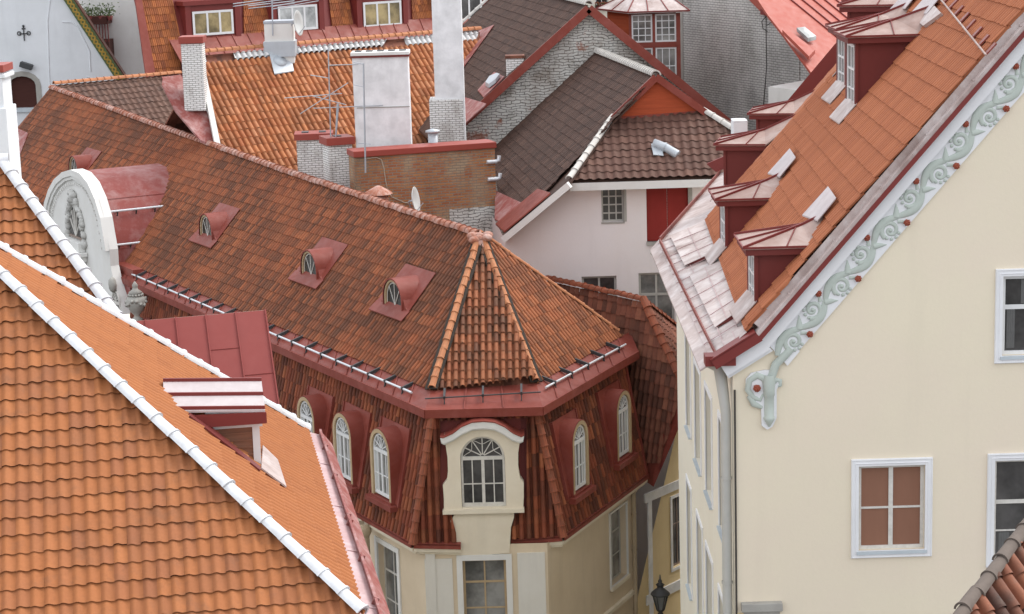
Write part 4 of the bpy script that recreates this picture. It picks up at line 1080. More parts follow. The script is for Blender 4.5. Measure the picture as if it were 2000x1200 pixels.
wd2 = window(hR_, frC, *w2_, -.09, M['wood_white'], M['glass_dark'], vert=(.5,), hor=((.60, .09),), fw=.075, bar=.05, mid=.5, sill=(.04, .075, .07), msill=M['sill_blue'])
wd3 = window(hR_, frC, *w3, -.09, M['wood_worn'], M['glass_dark'], vert=(.5,), hor=((.57, .08), .28), fw=.06, bar=.03, mid=.5, sill=(.04, .075, .07), msill=M['sill_blue'])
def curtains(wnd, q, strips):  # pleated strips before the opaque panes stand in for whitish reflections
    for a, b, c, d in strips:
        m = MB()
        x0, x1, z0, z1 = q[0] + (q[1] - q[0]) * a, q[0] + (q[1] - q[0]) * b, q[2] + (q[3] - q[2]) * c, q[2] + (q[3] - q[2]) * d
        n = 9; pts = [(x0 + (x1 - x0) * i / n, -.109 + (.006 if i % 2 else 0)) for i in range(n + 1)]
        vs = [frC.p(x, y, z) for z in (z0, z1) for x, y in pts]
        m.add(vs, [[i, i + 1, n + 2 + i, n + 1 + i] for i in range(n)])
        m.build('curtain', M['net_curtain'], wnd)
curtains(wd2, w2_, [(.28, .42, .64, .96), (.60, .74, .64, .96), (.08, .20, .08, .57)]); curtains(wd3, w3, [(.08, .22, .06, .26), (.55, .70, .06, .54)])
m = MB(); q = cw(1447, 1176, 1527, 1190); m.box(frC, q[0], q[1], -.01, .16, q[2], q[3]); m.box(frC, q[0] + .05, q[1] - .05, -.01, .10, q[2] - .08, q[2]); m.build('ledge', M['stone'], hR_, .015)
q0 = cx(1438, 1192); q1 = cx(1510, 1192); m = MB(); m.box(frC, q0[0], q1[0], -.01, .04, 2, q0[1] - .06); m.build('corner_panel', M['yellow'], hR_)
# left (street) wall with deep windows, in two straight parts
XL = XW
frS = Fr(V((XL, YF, 0)), Yv, -X)
def sx_(x, y): P = onx(x, y, XL); return (P.y - YF, P.z)
holes = []
for xf, xn, yt, yb in ((1404.5, 1419, 813, 1020), (1378, 1390, 755, 950), (1357, 1368, 707, 888), (1339.5, 1348, 645, 823), (1405, 1419.5, 1152, 1365), (1380, 1392, 1067, 1262), (1362, 1372, 1005, 1190), (1342, 1350, 936, 1130)):
    a = sx_(xf, yt); b = sx_(xf, yb); c = sx_(xn, yt)
    y0, y1 = c[0], a[0]
    holes.append((max(y0, .5), y1, b[1], a[1]))
holes = sorted(holes); hh = []
for h in holes:
    hh.append(h)
LS = YE - YF
print('street holes', [tuple(round(v, 2) for v in h) for h in hh], LS)
ok = []
for h in hh:
    if h[1] < LS - .1 and h[1] > h[0] + .3: ok.append(h)
m = MB(); wall(m, frS, [(0, 0), (LS, 0), (LS, HE), (0, HE)], ok, .28)
frS2 = Fr(V((XL, YE, 0)), e2, n2)
m.poly([frS2.p(0, 0, 0), frS2.p(14, 0, 0), frS2.p(14, 0, HE), frS2.p(0, 0, HE)])
m.poly([frS2.p(14, 0, 0), frS2.p(14, -8, 0), frS2.p(14, -8, HE + 6), frS2.p(14, 0, HE)])
m.build('side_wall', M['cream_side'], hR_)
for h in ok:
    window(hR_, frS, *h, -.22, M['wood_white'], M['glass_grey'], vert=(.5,), hor=((.65, .06),), fw=.06, sill=(.0, .08, .05), msill=M['sill_blue'])
for h in ok: surround(MB(), frS, *h, .12, .03, bottom=False).build('window_surround', M['band'], hR_)
# roof: metal base (bell-cast eave + steep slope), tile fields above it
D1_ = V((math.sin(math.radians(2.3)), math.cos(math.radians(2.3)), 0))   # the roof turns away from the street front
nnr = sdir.cross(D1_).normalized(); nnr = nnr if nnr.z > 0 else -nnr
WR = (sdir - D1_ * sdir.dot(D1_)).normalized()
def rp1(s, y, lift=0.0):                              # point of the steep slope of the near part: s up from the kink
    return p1 + sdir * s + D1_ * ((y - YV) / D1_.y) + nnr * lift
Sap = (pA - p1).length
def bl_(p, d, y): return V((p.x, y, p.z)) + d
m = MB()
nn1 = V((-sdir.z, 0, sdir.x)); nb = V((-sbot.z, 0, sbot.x))
# second part: same profile along e2
pl2a = plane(K0, e2, in2 * (sdir.x) + Z * sdir.z)    # direction only
k1 = V((p1.x, YE, p1.z))
w_in = p1.x - p0.x
# corner of the kink line after the bend
n1in = X
def bend_pt(inset, z):                                # meeting of the two lines offset inwards by inset
    a = V((p0.x + inset, 0, z)); b = K0 + in2 * inset
    t = (a.x - b.x) / e2.x; y = b.y + e2.y * t; return V((a.x, y, z))
KA, KB = V((p0.x, YE, p0.z)), rp1(0, YE)
dir2 = (in2 * sdir.x + Z * sdir.z).normalized(); nn2 = e2.cross(dir2); nn2 = nn2 if nn2.z > 0 else -nn2
dI = nnr.cross(nn2).normalized(); dI = dI if dI.z > 0 else -dI
KC = KB + dI * ((pA.z - p1.z) / dI.z)
print('bend line', KB, KC)
F2 = 13.0
def r2(inset, z, t): return KB + in2 * (inset - w_in) + e2 * t + Z * (z - KB.z)
E0 = V((p0.x, YV, p0.z)); E1 = V((p1.x, YV, p1.z)); E2_ = V((pA.x, YV, pA.z))
m.slab([E0, KA, KB, E1], -nb * .06); m.slab([E1, KB, KC, E2_], -nnr * .06)
fa, fb_ = K0 + e2 * F2, KB + e2 * F2
fc = fb_ + dir2 * ((pA.z - p1.z) / dir2.z)
m.slab([KA, fa, fb_, KB], -Z * .06); m.slab([KB, fb_, fc, KC], -Z * .06)
XRR = 2 * XAP - p0.x
m.slab([E2_, KC, V((XRR, KC.y, p0.z - .3)), V((XRR, YV, p0.z - .3))], -Z * .06)
base = m.build('roof', M['white_metal'], hR_)
m = MB()
for q in np.arange(.03, 1, .08): m.bar(E0.lerp(KA, q) + nb * .012, E1.lerp(KB, q + .01) + nb * .012, .012, .016, nb)
for f_ in (.35, .7): m.bar(E0.lerp(E1, f_) + nb * .01, KA.lerp(KB, f_) + nb * .01, .012, .02, nb)
m.build('seam', M['pink_metal'], base)
# outer eave apron, gutter rail
m = MB()
m.slab([V((p0.x + .12, YV, p0.z + .02)), V((p0.x + .12, YE, p0.z + .02)), V((p0.x - .22, YE, p0.z - .22)), V((p0.x - .22, YV + .1, p0.z - .22))], Z * .04)
m.slab([K0 + X * .12 + Z * .02, fa + in2 * .12 + Z * .02, fa + n2 * .22 - Z * .22, K0 + n2 * .22 - Z * .22], Z * .04)
m.build('eave_apron', M['white_metal'], base)
m = MB(); a0 = V((p0.x + .10, YV + .1, p0.z + .15)); a1 = V((p0.x + .02, YE, p0.z + .15)); 
m.slab([a0 - Z * .14, a1 - Z * .14, a1 - Z * .03, a0 - Z * .03], X * .03)
m.slab([a1 - Z * .14, fa + in2 * .05 + Z * .0, fa + in2 * .05 + Z * .14, a1 - Z * .0], in2 * .03)
m.build('gutter_rail', M['red_metal'], base)
# gutter end, hopper and downpipes
m = MB(); fg_ = Fr(V((p0.x, YV, p0.z)), X, -Yv); m.box(fg_, -.12, .48, -.02, -.4, -.10, .10); m.build('gutter_end', M['red_plain'], base)
m = MB(); ge = V((XL - .22, YF + .35, p0.z - .3)); bx = V((XL - .13, YF + .18, p0.z - 1.15))
m.tube([ge + V((-.22, .15, .15)), ge, bx, V((bx.x, bx.y, 0))], [.14, .13, .10, .10], 0, 12)
for zz in (6, 9, 11, 13, 15.2): m.lathe(V((bx.x, bx.y, zz)), [(.115, 0), (.115, .05)], 12)
m.tube([V((XL + .03, YF - .03, 2)), V((XL + .03, YF - .03, HE - .4))], .02, 1, 6)
m.build('drainpipe', [M['pipe'], M['cable']], hR_)
pd = onz(1327, 520, p0.z - .5); pd = V((XL - .20, YE + .0, 0)); Pq = at(1334, 800, YE + .05)
m = MB(); m.tube([V((p0.x - .15, YE, p0.z - .2)), V((Pq.x, Pq.y, p0.z - 1.3)), V((Pq.x, Pq.y, 0))], .105, 0, 12)
for zz in (5, 8, 10.4, 12.8, 15): m.lathe(V((Pq.x, Pq.y, zz)), [(.12, 0), (.12, .05)], 12)
m.build('drainpipe', M['pipe'], hR_)
# verge board, gable copings, scroll band
m = MB(); nv1, nvb = nn1, nb
def vb(P, n, a, b, y): return V((P.x, y, P.z)) + n * 0
def board(A, B, t0, t1, ya, yb, mb, n, mi=0):         # strip parallel to A-B, offset t0..t1 along n, between planes ya and yb
    mb.slab([V((A.x, ya, A.z)) + n[0] * t0, V((B.x, ya, B.z)) + n[1] * t0, V((B.x, ya, B.z)) + n[1] * t1, V((A.x, ya, A.z)) + n[0] * t1], Yv * (yb - ya), mi)
nk = (nn1 + nb).normalized(); nk = nk * (1 / nk.dot(nn1))
board(E0, E1, -.17, .03, YV - .05, YV + .02, m, (nb, nk)); board(E1, E2_, -.15, -.06, YV - .05, YV + .02, m, (nk, nn1))
board(E0, E1, .02, .06, YV - .05, YV + .34, m, (nb, nk)); 
m.build('verge_board', M['red_plain'], base)
m = MB(); board(E1, E2_, -.06, .005, YV - .03, YV + .30, m, (nk, nn1))
for k in range(9): P_ = E1 + sdir * (1.0 + k * 1.35); m.bar(P_ + nn1 * .01, P_ + nn1 * .01 + Yv * .3, .03, .03, nn1)
m.slab([rp1(.1, YV + .20, -.02), rp1(Sap, YV + .20, -.02), rp1(Sap, YV + .20, .14), rp1(.1, YV + .20, .14)], Yv * .03)
m.build('verge_flashing', M['white_metal'], base)
m = MB()
board(E0 + sbot * .1, E1, -.45, -.172, YF - .18, YF + .02, m, (nb, nk)); board(E1, E2_, -.40, -.172, YF - .18, YF + .02, m, (nk, nn1))
board(E0 + sbot * .1, E1, -.52, -.45, YF - .10, YF + .02, m, (nb, nk))
E1s = E1 + sdir * .25
board(E1 + sbot * .02, E1s, -.95, -.40, YF - .05, YF + .02, m, (nk, nn1)); board(E1s, E2_, -.93, -.40, YF - .05, YF + .02, m, (nn1, nn1))
m.build('gable_band', M['band'], hR_)
# scrollwork: local frame with x up along the verge, z perpendicular (outward/up)
frB = Fr(V((p1.x, YF - .05, p1.z)) - nn1 * .66, sdir, -Yv, nn1)
def relief(mb, fr, pts, rs, hgt=.8, mi=0, n=8):
    vs = []; k = len(pts)
    for i, (a, c) in enumerate(pts):
        pa = pts[max(i - 1, 0)]; pb = pts[min(i + 1, k - 1)]; d = math.hypot(pb[0] - pa[0], pb[1] - pa[1]) or 1
        tx, tz = -(pb[1] - pa[1]) / d, (pb[0] - pa[0]) / d
        for j in range(n + 1):
            t = math.pi * j / n; vs.append(fr.p(a + tx * rs[i] * math.cos(t), rs[i] * hgt * math.sin(t), c + tz * rs[i] * math.cos(t)))
    q = n + 1
    mb.add(vs, [[i * q + j, i * q + j + 1, (i + 1) * q + j + 1, (i + 1) * q + j] for i in range(k - 1) for j in range(n)], mi, smooth=True)
    mb.add(vs, [list(range(q)), list(range((k - 1) * q, k * q))], mi)
PER = 1.44
s0 = (cx(1530, 715)[0] + XW - p1.x) / sdir.x
s0 = frB.loc(onp(1533, 706, (V((0, YF, 0)), Yv)))[0]
def scroll_unit(s, up, parent_mb, berry_mb):
    """half a period: stem from s to s+PER/2, a spiral on one side and its berry on the other"""
    g = 1 if up else -1; h = PER / 2
    st = []; rs = []
    for i in range(15):
        t = i / 14; st.append((s + h * t, -g * .15 * math.sin(math.pi * t) * 1.0)); rs.append(.05 + .035 * math.sin(math.pi * t))
    relief(parent_mb, frB, st, rs, .5)
    cxs, cz = s + h * .58, g * .065
    sp = []; rr = []
    n = 34
    for i in range(n + 1):
        t = i / n; ang = (-g) * (math.pi * .95) + g * 0 - g * t * math.pi * 2.6 * -1; rad = .155 * (1 - t) ** .9 + .03
        sp.append((cxs + rad * math.cos(ang + math.pi * .08), cz + rad * math.sin(ang + math.pi * .08))); rr.append(.050 * (1 - t * .45))
    relief(parent_mb, frB, sp, rr, .7)
    parent_mb.ball(frB.p(cxs, .0, cz), .045, 0, 10, (1, .8, 1), frB)
    for q in range(5):                                  # scalloped leaf edge round the spiral
        ang = g * (1.2 + q * .55); parent_mb.ball(frB.p(cxs + .175 * math.cos(ang), .01, cz + .175 * math.sin(ang)), .036, 0, 8, (1, .5, 1), frB)
    for q in range(0):
        ang = g * (q * 2.1 + .4); parent_mb.ball(frB.p(cxs + .075 * math.cos(ang), .04, cz + .075 * math.sin(ang)), .03, 0, 8, (1, .6, 1), frB)
    # leaf point at the joint
    relief(parent_mb, frB, [(s + h * .95, -g * .02), (s + h * 1.08, -g * .10), (s + h * 1.22, -g * .20)], [.07, .05, .008], .7)
    relief(parent_mb, frB, [(s + h * .88, g * .06), (s + h * .96, g * .13), (s + h * .99, g * .17)], [.04, .032, .03], .8)
    bc = frB.p(s + h * 1.02, .05, g * .205)
    rb_ = random.Random(int(s * 100))
    berry_mb.ball(bc, .062, 0, 10, (1, .9, 1.1), frB)
    for q in range(16):
        a = q * 2.4; z_ = (q + .5) / 16; r_ = math.sqrt(max(0, 1 - z_ * z_)); berry_mb.ball(bc + (frB.x * math.cos(a) * r_ + frB.z * math.sin(a) * r_ - Yv * z_) * .055, .021, 0, 6)
sc_mb = MB(); be_mb = MB()
nun = 22
BER = []
for i in range(nun): q = MB(); scroll_unit(s0 + i * PER / 2, i % 2 == 1, sc_mb, q); BER.append(q)
# foot of the scroll: bracket and capital
def fpx(x, y): q = cx(x, y); return q
fr0 = Fr(frC.p(0, .05, 0), X, -Yv)
pb = MB()
o1 = [fpx(x, y) for x, y in ((1456, 740), (1466, 728), (1492, 722), (1505, 722), (1512, 735), (1524, 745), (1516, 760), (1516, 815), (1508, 832), (1498, 838), (1487, 830), (1486, 795), (1478, 795), (1462, 775), (1456, 757))]
pb.prism(fr0, o1, -.04, .02)
pb.build('bracket_ground', M['band'], hR_)
x0, z0 = fpx(1490, 760); x1, z1 = fpx(1512, 760); zb = fpx(1500, 832)[1]; xm = (x0 + x1) / 2; rw = (x1 - x0) / 2
sc_mb.lathe(fr0.p(xm, .02, zb), [(.02, 0), (rw * .6, .08), (rw, .16), (rw, .20), (rw * .86, .22), (rw * .86, z0 - zb - .14), (rw, z0 - zb - .12), (rw, z0 - zb), (rw * 1.15, z0 - zb + .12), (rw * .9, z0 - zb + .3)], 16)
def rel_px(pts, rs): relief(sc_mb, fr0, [fpx(*p) for p in pts], rs, .8)
rel_px([(1503, 762), (1506, 735), (1515, 710), (1532, 694), (1545, 680)], [.095, .09, .085, .08, .075])
rel_px([(1499, 755), (1492, 738), (1478, 732), (1463, 742), (1460, 760), (1470, 775), (1484, 780), (1490, 768)], [.085, .08, .075, .07, .065, .06, .05, .035])
rel_px([(1506, 750), (1515, 741), (1523, 743), (1523, 752), (1518, 753)], [.06, .055, .05, .04, .03])
rel_px([(1462, 772), (1472, 788), (1488, 795)], [.05, .07, .04])
bq = fpx(1477, 756); bc = fr0.p(bq[0], .06, bq[1]); be_mb = MB(); BER.append(be_mb); be_mb.ball(bc, .07, 0, 10)
for q in range(22):
    a = q * 2.4; z_ = (q + .5) / 22; r_ = math.sqrt(max(0, 1 - z_ * z_)); be_mb.ball(bc + (X * math.cos(a) * r_ + Z * math.sin(a) * r_ - Yv * z_) * .063, .022, 0, 6)
scr = sc_mb.build('scrollwork', M['relief'], hR_); [q.build('berry', M['berry'], scr) for q in BER]
# tile fields on the near part
LIFT = .15; O1 = rp1(0, YV, LIFT)
def fp(s, y): return rp1(s, y, LIFT)
def sy(x, y):                                         # pixel on the tile plane -> (s, y)
    P = onp(x, y, (O1, nnr)); q = P - D1_ * ((P.y - YV) / D1_.y); return (q - p1).dot(sdir), P.y
D1a, D2a = sy(1479, 612), sy(1421, 502)
YD = [onp(1479, 612, (rp1(0, YV, .05), nnr)).y, onp(1421, 502, (rp1(0, YV, .05), nnr)).y]; print('dormers', YD); DW = 1.25
Ybend = lambda s: KB.y + (KC.y - KB.y) * min(1, max(0, s / Sap))
sl0 = -.12; sd = D1a[0] + .15
ys = [YV + .17, YD[0], YD[0] + DW, YD[1], YD[1] + DW]
up_s = max(D1a[0], D2a[0]) + 1.55
polys = []
pairs = [(ys[0], ys[1]), (ys[2], ys[3])]
for ya, yb in pairs: polys.append([fp(sl0 + .0, ya), fp(sl0, yb), fp(up_s, yb), fp(up_s, ya)])
polys.append([fp(sl0, ys[4]), fp(sl0, Ybend(0)), fp(up_s, Ybend(up_s)), fp(up_s, ys[4])])
polys.append([fp(up_s, ys[0]), fp(up_s, Ybend(up_s)), fp(Sap, Ybend(Sap)), fp(Sap, ys[0])])
tiles('roof_tiles', hR_, O1, D1_, WR, polys, .20, .42, 'rib', .055, .026, M['right_tile'], jit=.005, seed=41)
for ya, yb in pairs + [(ys[4], Ybend(0))]:            # sheet metal ramps below the fields, trays sunk in front of the dormers
    m = MB(); ra, rb_2 = V((p0.x + .30, ya, p0.z + .30 * sbot.z / sbot.x)), V((p0.x + .30, yb, p0.z + .30 * sbot.z / sbot.x))
    ta_, tb_ = rp1(sl0, ya, LIFT - .015), rp1(sl0, yb, LIFT - .015); ba_, bb_ = rp1(sl0, ya, -.02), rp1(sl0, yb, -.02)
    m.poly([ra + Z * .012, rb_2 + Z * .012, tb_, ta_]); m.poly([ra, ta_, ba_], 1); m.poly([rb_2, bb_, tb_], 1)
    for k in range(1, int((yb - ya) / 1.2) + 1):
        q = k / (int((yb - ya) / 1.2) + 1); m.bar(ra.lerp(rb_2, q) + Z * .016, ta_.lerp(tb_, q) + Z * .004, .012, .016, nb, 2)
    m.bar(ra.lerp(ta_, .5) + Z * .008, rb_2.lerp(tb_, .5) + Z * .008, .012, .016, nb, 2)
    m.build('sheet_field', [M['white_metal'], M['red_dark'], M['pink_metal']], base)
m = MB()                                              # dark cut sides of the fields
for ya, yb in pairs + [(ys[4], Ybend(0))]:
    for y in ((ya, yb) if ya != ys[0] else (yb,)): m.poly([rp1(sl0, y, 0), rp1(sl0, y, LIFT + .02), rp1(up_s, y, LIFT + .02), rp1(up_s, y, 0)])
    m.poly([rp1(sl0, ya, 0), rp1(sl0, yb, 0), rp1(sl0, yb, LIFT), rp1(sl0, ya, LIFT)])
    cut = (lambda y: [rp1(sl0 + .55, y, .0), rp1(sl0 - .35, y, -.02), rp1(sl0 - .9, y, .42) + V((-.05, 0, -.05))])
m.build('tile_edge', M['red_dark'], base)
# far part of the roof
O2 = KB + nn2 * LIFT
tiles('roof_tiles', hR_, O2, e2, dir2, [[KB + nn2 * LIFT, fb_ + nn2 * LIFT, fc + nn2 * LIFT, KC + nn2 * LIFT]], .20, .42, 'rib', .034, .022, M['right_tile'], jit=.004, seed=42)
m = MB(); m.slab([fa + nn2 * .1 - e2 * .05, fb_ + nn2 * .1 - e2 * .05, fb_ + nn2 * .55 - e2 * .05, fa + nn2 * .5 - e2 * .05], e2 * .3); m.slab([fb_ + nn2 * .1 - e2 * .05, fc + nn2 * .1 - e2 * .05, fc + nn2 * .75 - e2 * .05, fb_ + nn2 * .55 - e2 * .05], e2 * .3)
m.build('far_verge', M['red_plain'], base)

def dormer_r(o, fx, fy, w, h, pit, lab, tray=True):
    """dormer with dark red cheeks, a hipped sheet roof and a narrow white window in its front"""
    fr = Fr(o, fx, fy); d = h / math.tan(pit)
    m = MB()
    b0 = -.55
    ck = [fr.p(0, 0, b0), fr.p(0, 0, h), fr.p(0, -d - .15, h), fr.p(0, -d - .15, h - .3), fr.p(0, -.1, b0)]
    m.slab(ck, fr.x * .05); m.slab([p + fr.x * (w - .05) for p in ck], fr.x * .05)
    m.box(fr, .05, w - .05, -.08, -.03, b0, h)
    m.box(fr, -.04, .10, -.02, .05, b0, h); m.box(fr, w - .10, w + .04, -.02, .05, b0, h)
    dm = m.build('dormer', M['red_dark'], hR_, label=lab)
    m = MB(); ov = .16; yf = .24; t = .16
    m.box(fr, -ov, w + ov, -d - .1, yf, h + .001, h + t); m.build('fascia', M['red_dark'], dm)
    r0 = h + t + .004; rr = .30; ya, yb = -1.0, -d - .85
    a, b = fr.p(-ov - .04, yf + .05, r0), fr.p(w + ov + .04, yf + .05, r0)
    c, e = fr.p(w / 2, ya, r0 + rr), fr.p(w / 2, yb, r0 + rr + .42)
    mid_a, mid_b = fr.p(-ov - .04, -d - .05, r0), fr.p(w + ov + .04, -d - .05, r0)
    fl_a, fl_b = fr.p(-ov - .12, -d - .70, r0 + .52), fr.p(w + ov + .12, -d - .70, r0 + .52)
    m = MB(); th = -Z * .035
    m.slab([a, b, c], th); m.slab([a, c, e, mid_a], th) if False else (m.slab([a, c, mid_a], th), m.slab([c, e, mid_a], th), m.slab([mid_a, e, fl_a], th), m.slab([b, c, mid_b], th), m.slab([c, e, mid_b], th), m.slab([mid_b, e, fl_b], th))
    rf = m.build('roof', M['dorm_metal'], dm)
    m = MB(); ap = fr.p(w / 2, yb - 1.0, r0 + rr + .16 + 1.0 * math.tan(pit) * .55)
    if tray: m = MB(); tp_ = math.tan(pit); zq = .05 + (LIFT + .05) / math.cos(pit)
    if tray: m.slab([fr.p(x, -i_, i_ * tp_ + zq) for x, i_ in ((w * .2, d + .2), (w + .45, d + .1), (w + .36, d + .62), (w * .25, d + .58))], Z * .03); m.build('apron', M['pale_metal'], dm)
    m = MB()
    for p, q in ((a, c), (b, c), (c, e)): m.bar(p + Z * .02, q + Z * .02, .035, .05)
    for f_ in (.5,): m.bar(a.lerp(b, f_) + Z * .02, a.lerp(b, f_).lerp(c, .95) + Z * .02, .025, .04)
    q = a.lerp(mid_a, .62); m.bar(q + Z * .015, a.lerp(c, .62).lerp(c, .7) + Z * .015, .02, .03)
    m.bar(a + Z * .0, mid_a, .03, .04); m.bar(a, b, .03, .04)
    m.build('seam', M['red_plain'], rf)
    window(dm, fr, .16, w - .16, .06, h - .05, .045, M['wood_white'], M['glass_grey'], vert=(.5,), hor=((.62, .05), .32), fw=.07, sub=False)
    m = MB(); m.slab([fr.p(-.06, .02, .24), fr.p(w + .06, .02, .24), fr.p(w + .06, .42, -.21), fr.p(-.06, .42, -.21)], Z * .03); m.build('sill', M['white_metal'], dm)
    return dm
pitch1 = math.atan2(sdir.z, sdir.x)
def foot(x, y): return onp(x, y, (rp1(0, YV, .05), nnr))
f1 = foot(1479, 612); dormer_r(f1, Yv, -X, DW, 1.20, pitch1, 'nearest of the red dormers, low over the sheet metal eave')
f2 = foot(1421, 502); dormer_r(f2, Yv, -X, DW, 1.22, pitch1, 'second red dormer up the eave')
f3 = foot(1674, 224); dormer_r(f3, Yv, -X, 1.3, 1.62, pitch1, 'large red dormer high on the roof')
q_ = f3 - D1_ * ((f3.y - YV) / D1_.y); sF3 = (q_ - p1).dot(sdir)
f4 = rp1(sF3 + .2, f3.y + 2.9, .05); dormer_r(f4, Yv, -X, 1.3, 1.42, pitch1, None)
f4b = rp1(sF3 + .75, f3.y + 5.4, .05); dormer_r(f4b, e2, n2, 1.3, 1.42, pitch1, None, False)
i1 = (f1.x - p0.x); 
def foot2(t): return r2(i1, f1.z, t)
for t, ii, zz in ((2.0, -.05, .22), (7.6, .25, .42)): dormer_r(foot2(t) + in2 * ii + Z * zz, e2, n2, DW, 1.20, pitch1, None, False)
# snow guard of tile-coloured plates high on the slope
A = onp(1838, 0, (rp1(0, YV, LIFT + .16), nnr)); B = onp(1926, 108, (rp1(0, YV, LIFT + .16), nnr))
m = MB(); m.tube([A + (A - B) * .6, B], .022, 0, 6)
for i in range(12):
    p = B.lerp(A + (A - B) * .6, (i + .4) / 12); m.slab([p - D1_ * .10 - nnr * .08, p + D1_ * .10 - nnr * .08, p + D1_ * .10 + WR * .27 - nnr * .09, p - D1_ * .10 + WR * .27 - nnr * .09], nnr * .03, 1)
m.build('snow_guard', [M['dorm_metal'], M['red_metal']], hR_)
# roof hatch near the top
m = MB(); hq = [onp(x, y, (rp1(0, YV, LIFT + .06), nnr)) for x, y in ((1790, 40), (1828, 14), (1843, 30), (1808, 55))]; m.slab(hq, nn1 * .08); m.build('roof_hatch', M['white_metal'], hR_)
def house(name, label, pos): return thing(name, label, 'house', V((pos[0], pos[1], 0)))
# ================================================================== 6. pinkish house with brown roof
YW = 70.0
hD = house('pink_house', 'pinkish white house with dark brown tiled roof and a small red boarded gablet', (at(1250, 300, 70).x, 74))
frP = Fr(V((at(1250, 300, YW).x, YW, 0)), X, -Yv)
def dx(x, y, b=0.0): return frP.px(x, y, b)
Rn, Rf_ = at(1281, 150, 72.0), at(1165, 103, 84.0)
hp1 = at(1196, 233, 72.2); hp2 = at(1372, 220, 72.2)
ev1 = at(1110, 354, 69.4)
rk = at(985, 462, 69.5)
PDl = plane3(Rn, Rf_, rk)
hpL = onp(1197, 233, PDl); evL = onp(1112, 353, PDl); farB = onp(962, 292, PDl)
print('D', Rn, Rf_, rk, hpL, evL, farB)
wl = [dx(1500, 340), dx(1112, 362), dx(986, 468), dx(986, 640)]
zl = 0
polyD = [(wl[0][0], 0), (wl[0][0], wl[1][1] + .05), (wl[1][0], wl[1][1]), (wl[2][0], wl[2][1]), (wl[2][0], 0)]
def dh(x0, y0, x1, y1): a = dx(x0, y0); b = dx(x1, y1); return (a[0], b[0], b[1], a[1])
wa, wd_, wb, wcx = dh(1174, 369, 1219, 433), dh(1262, 365, 1345, 470), dh(1136, 541, 1206, 640), dh(1247, 534, 1318, 640)
m = MB(); wall(m, frP, polyD, [wa, wd_, wb, wcx], .28)
m.slab([V((frP.p(wl[2][0], 0, 0).x + .0, YW, 0)), V((frP.p(wl[0][0], 0, 0).x, YW, 0)), V((frP.p(wl[0][0], 0, 0).x, YW + 12, 0)), V((frP.p(wl[2][0], 0, 0).x - 1.5, YW + 12, 0))][::1], Z * .05)
m.poly([frP.p(wl[2][0], 0, 0), frP.p(wl[2][0], 0, wl[2][1]), frP.p(wl[2][0] - 1, -12, wl[2][1]), frP.p(wl[2][0] - 1, -12, 0)])
m.build('wall', M['pink'], hD)
window(hD, frP, *wa, -.12, M['frame_grey'], M['glass_dark'], vert=(.34, .66), hor=(.25, .5, .75), fw=.06, bar=.045, sill=(.02, .03, .06), msill=M['stone'])
window(hD, frP, *wb, -.12, M['frame_grey'], M['glass_dark'], vert=(.5,), hor=((.62, .06),), fw=.08, bar=.07)
window(hD, frP, *wcx, -.12, M['frame_grey'], M['glass_grey'], vert=(.5,), hor=((.60, .09),), fw=.08, bar=.07)
m = MB(); m.box(frP, wa[1], wa[1] + .09, -.2, .02, wa[2], wa[3]); m.box(frP, wd_[0] - .08, wd_[1] + .14, -.25, .02, wd_[3], wd_[3] + .18); m.box(frP, wd_[1], wd_[1] + .14, -.25, .02, wd_[2], wd_[3] - .002); m.box(frP, wd_[0] - .02, wd_[1] + .02, -.2, .05, wd_[2] - .14, wd_[2]); m.build('opening_trim', M['stone'], hD)
m = MB(); xm = (wd_[0] + wd_[1]) / 2; m.box(frP, wd_[0], xm - .008, -.18, -.10, wd_[2], wd_[3]); m.box(frP, xm + .008, wd_[1], -.18, -.10, wd_[2], wd_[3])
lo = m.build('loft_door', M['door_red'], hD)
m = MB(); sz = dx(1290, 473); m.box(frP, sz[0] - .05, sz[0] + .45, 0, .35, sz[1] - .1, sz[1] + .03); m.build('bracket', M['lead'], hD)
# roof: left slope, front half hip, right slope
eD = (Rf_ - Rn).normalized(); wD_ = (rk - Rn) - eD * (rk - Rn).dot(eD); wD_ = -wD_
tiles('roof_slope', hD, rk, eD, wD_, [[Rn, Rf_, farB, rk, evL, hpL]] if False else [[Rn, Rf_, farB], [Rn, farB, rk], [Rn, rk, evL, hpL]], .30, .34, 'rib', .045, .02, M['brown_tile'], jit=.006, seed=51, label='large dark brown roof slope')
PDf = plane3(at(1110, 354, 69.4), at(1408, 344, 69.4), at(1290, 226, 72.1))
q1, q2, q3, q4 = onp(1112, 354, PDf), onp(1412, 344, PDf), onp(1374, 220, PDf), onp(1197, 233, PDf)
q5 = onp(1440, 262, PDf)
up5 = (q4 - q1); up5 = up5 - X * up5.dot((q2 - q1).normalized()) if False else up5 - (q2 - q1).normalized() * up5.dot((q2 - q1).normalized())
tiles('roof_slope', hD, q1, q2 - q1, up5, [[q1, q2 + (q2 - q1) * .3, q5, q3, q4]], .30, .36, 'wave', .06, .03, M['brown_front'], jit=.008, seed=52)
m = MB(); PDr = plane3(Rn, Rf_, q3); far_r = onp(1430, 250, PDr)
m.slab([Rn, Rf_, Rf_ + V((5.5, 0, -4.2)), V((q5.x + 1.2, q5.y + 1.0, q5.z - .4)), q3], -Z * .08)
m.slab([Rn - Z * .1, Rf_ - Z * .1, farB - Z * .1, rk - Z * .1, evL - Z * .1, hpL - Z * .1], -Z * .1); m.slab([p - Z * .12 for p in (q1, q2, q5, q3, q4)], -Z * .1)
m.build('roof_deck', M['brown_tile'], hD)
m = MB(); ridge_caps(m, Rn + Z * .04, Rf_ + Z * .04, .16, .36, lap=.1); m.build('ridge', M['cap_grey'], hD)
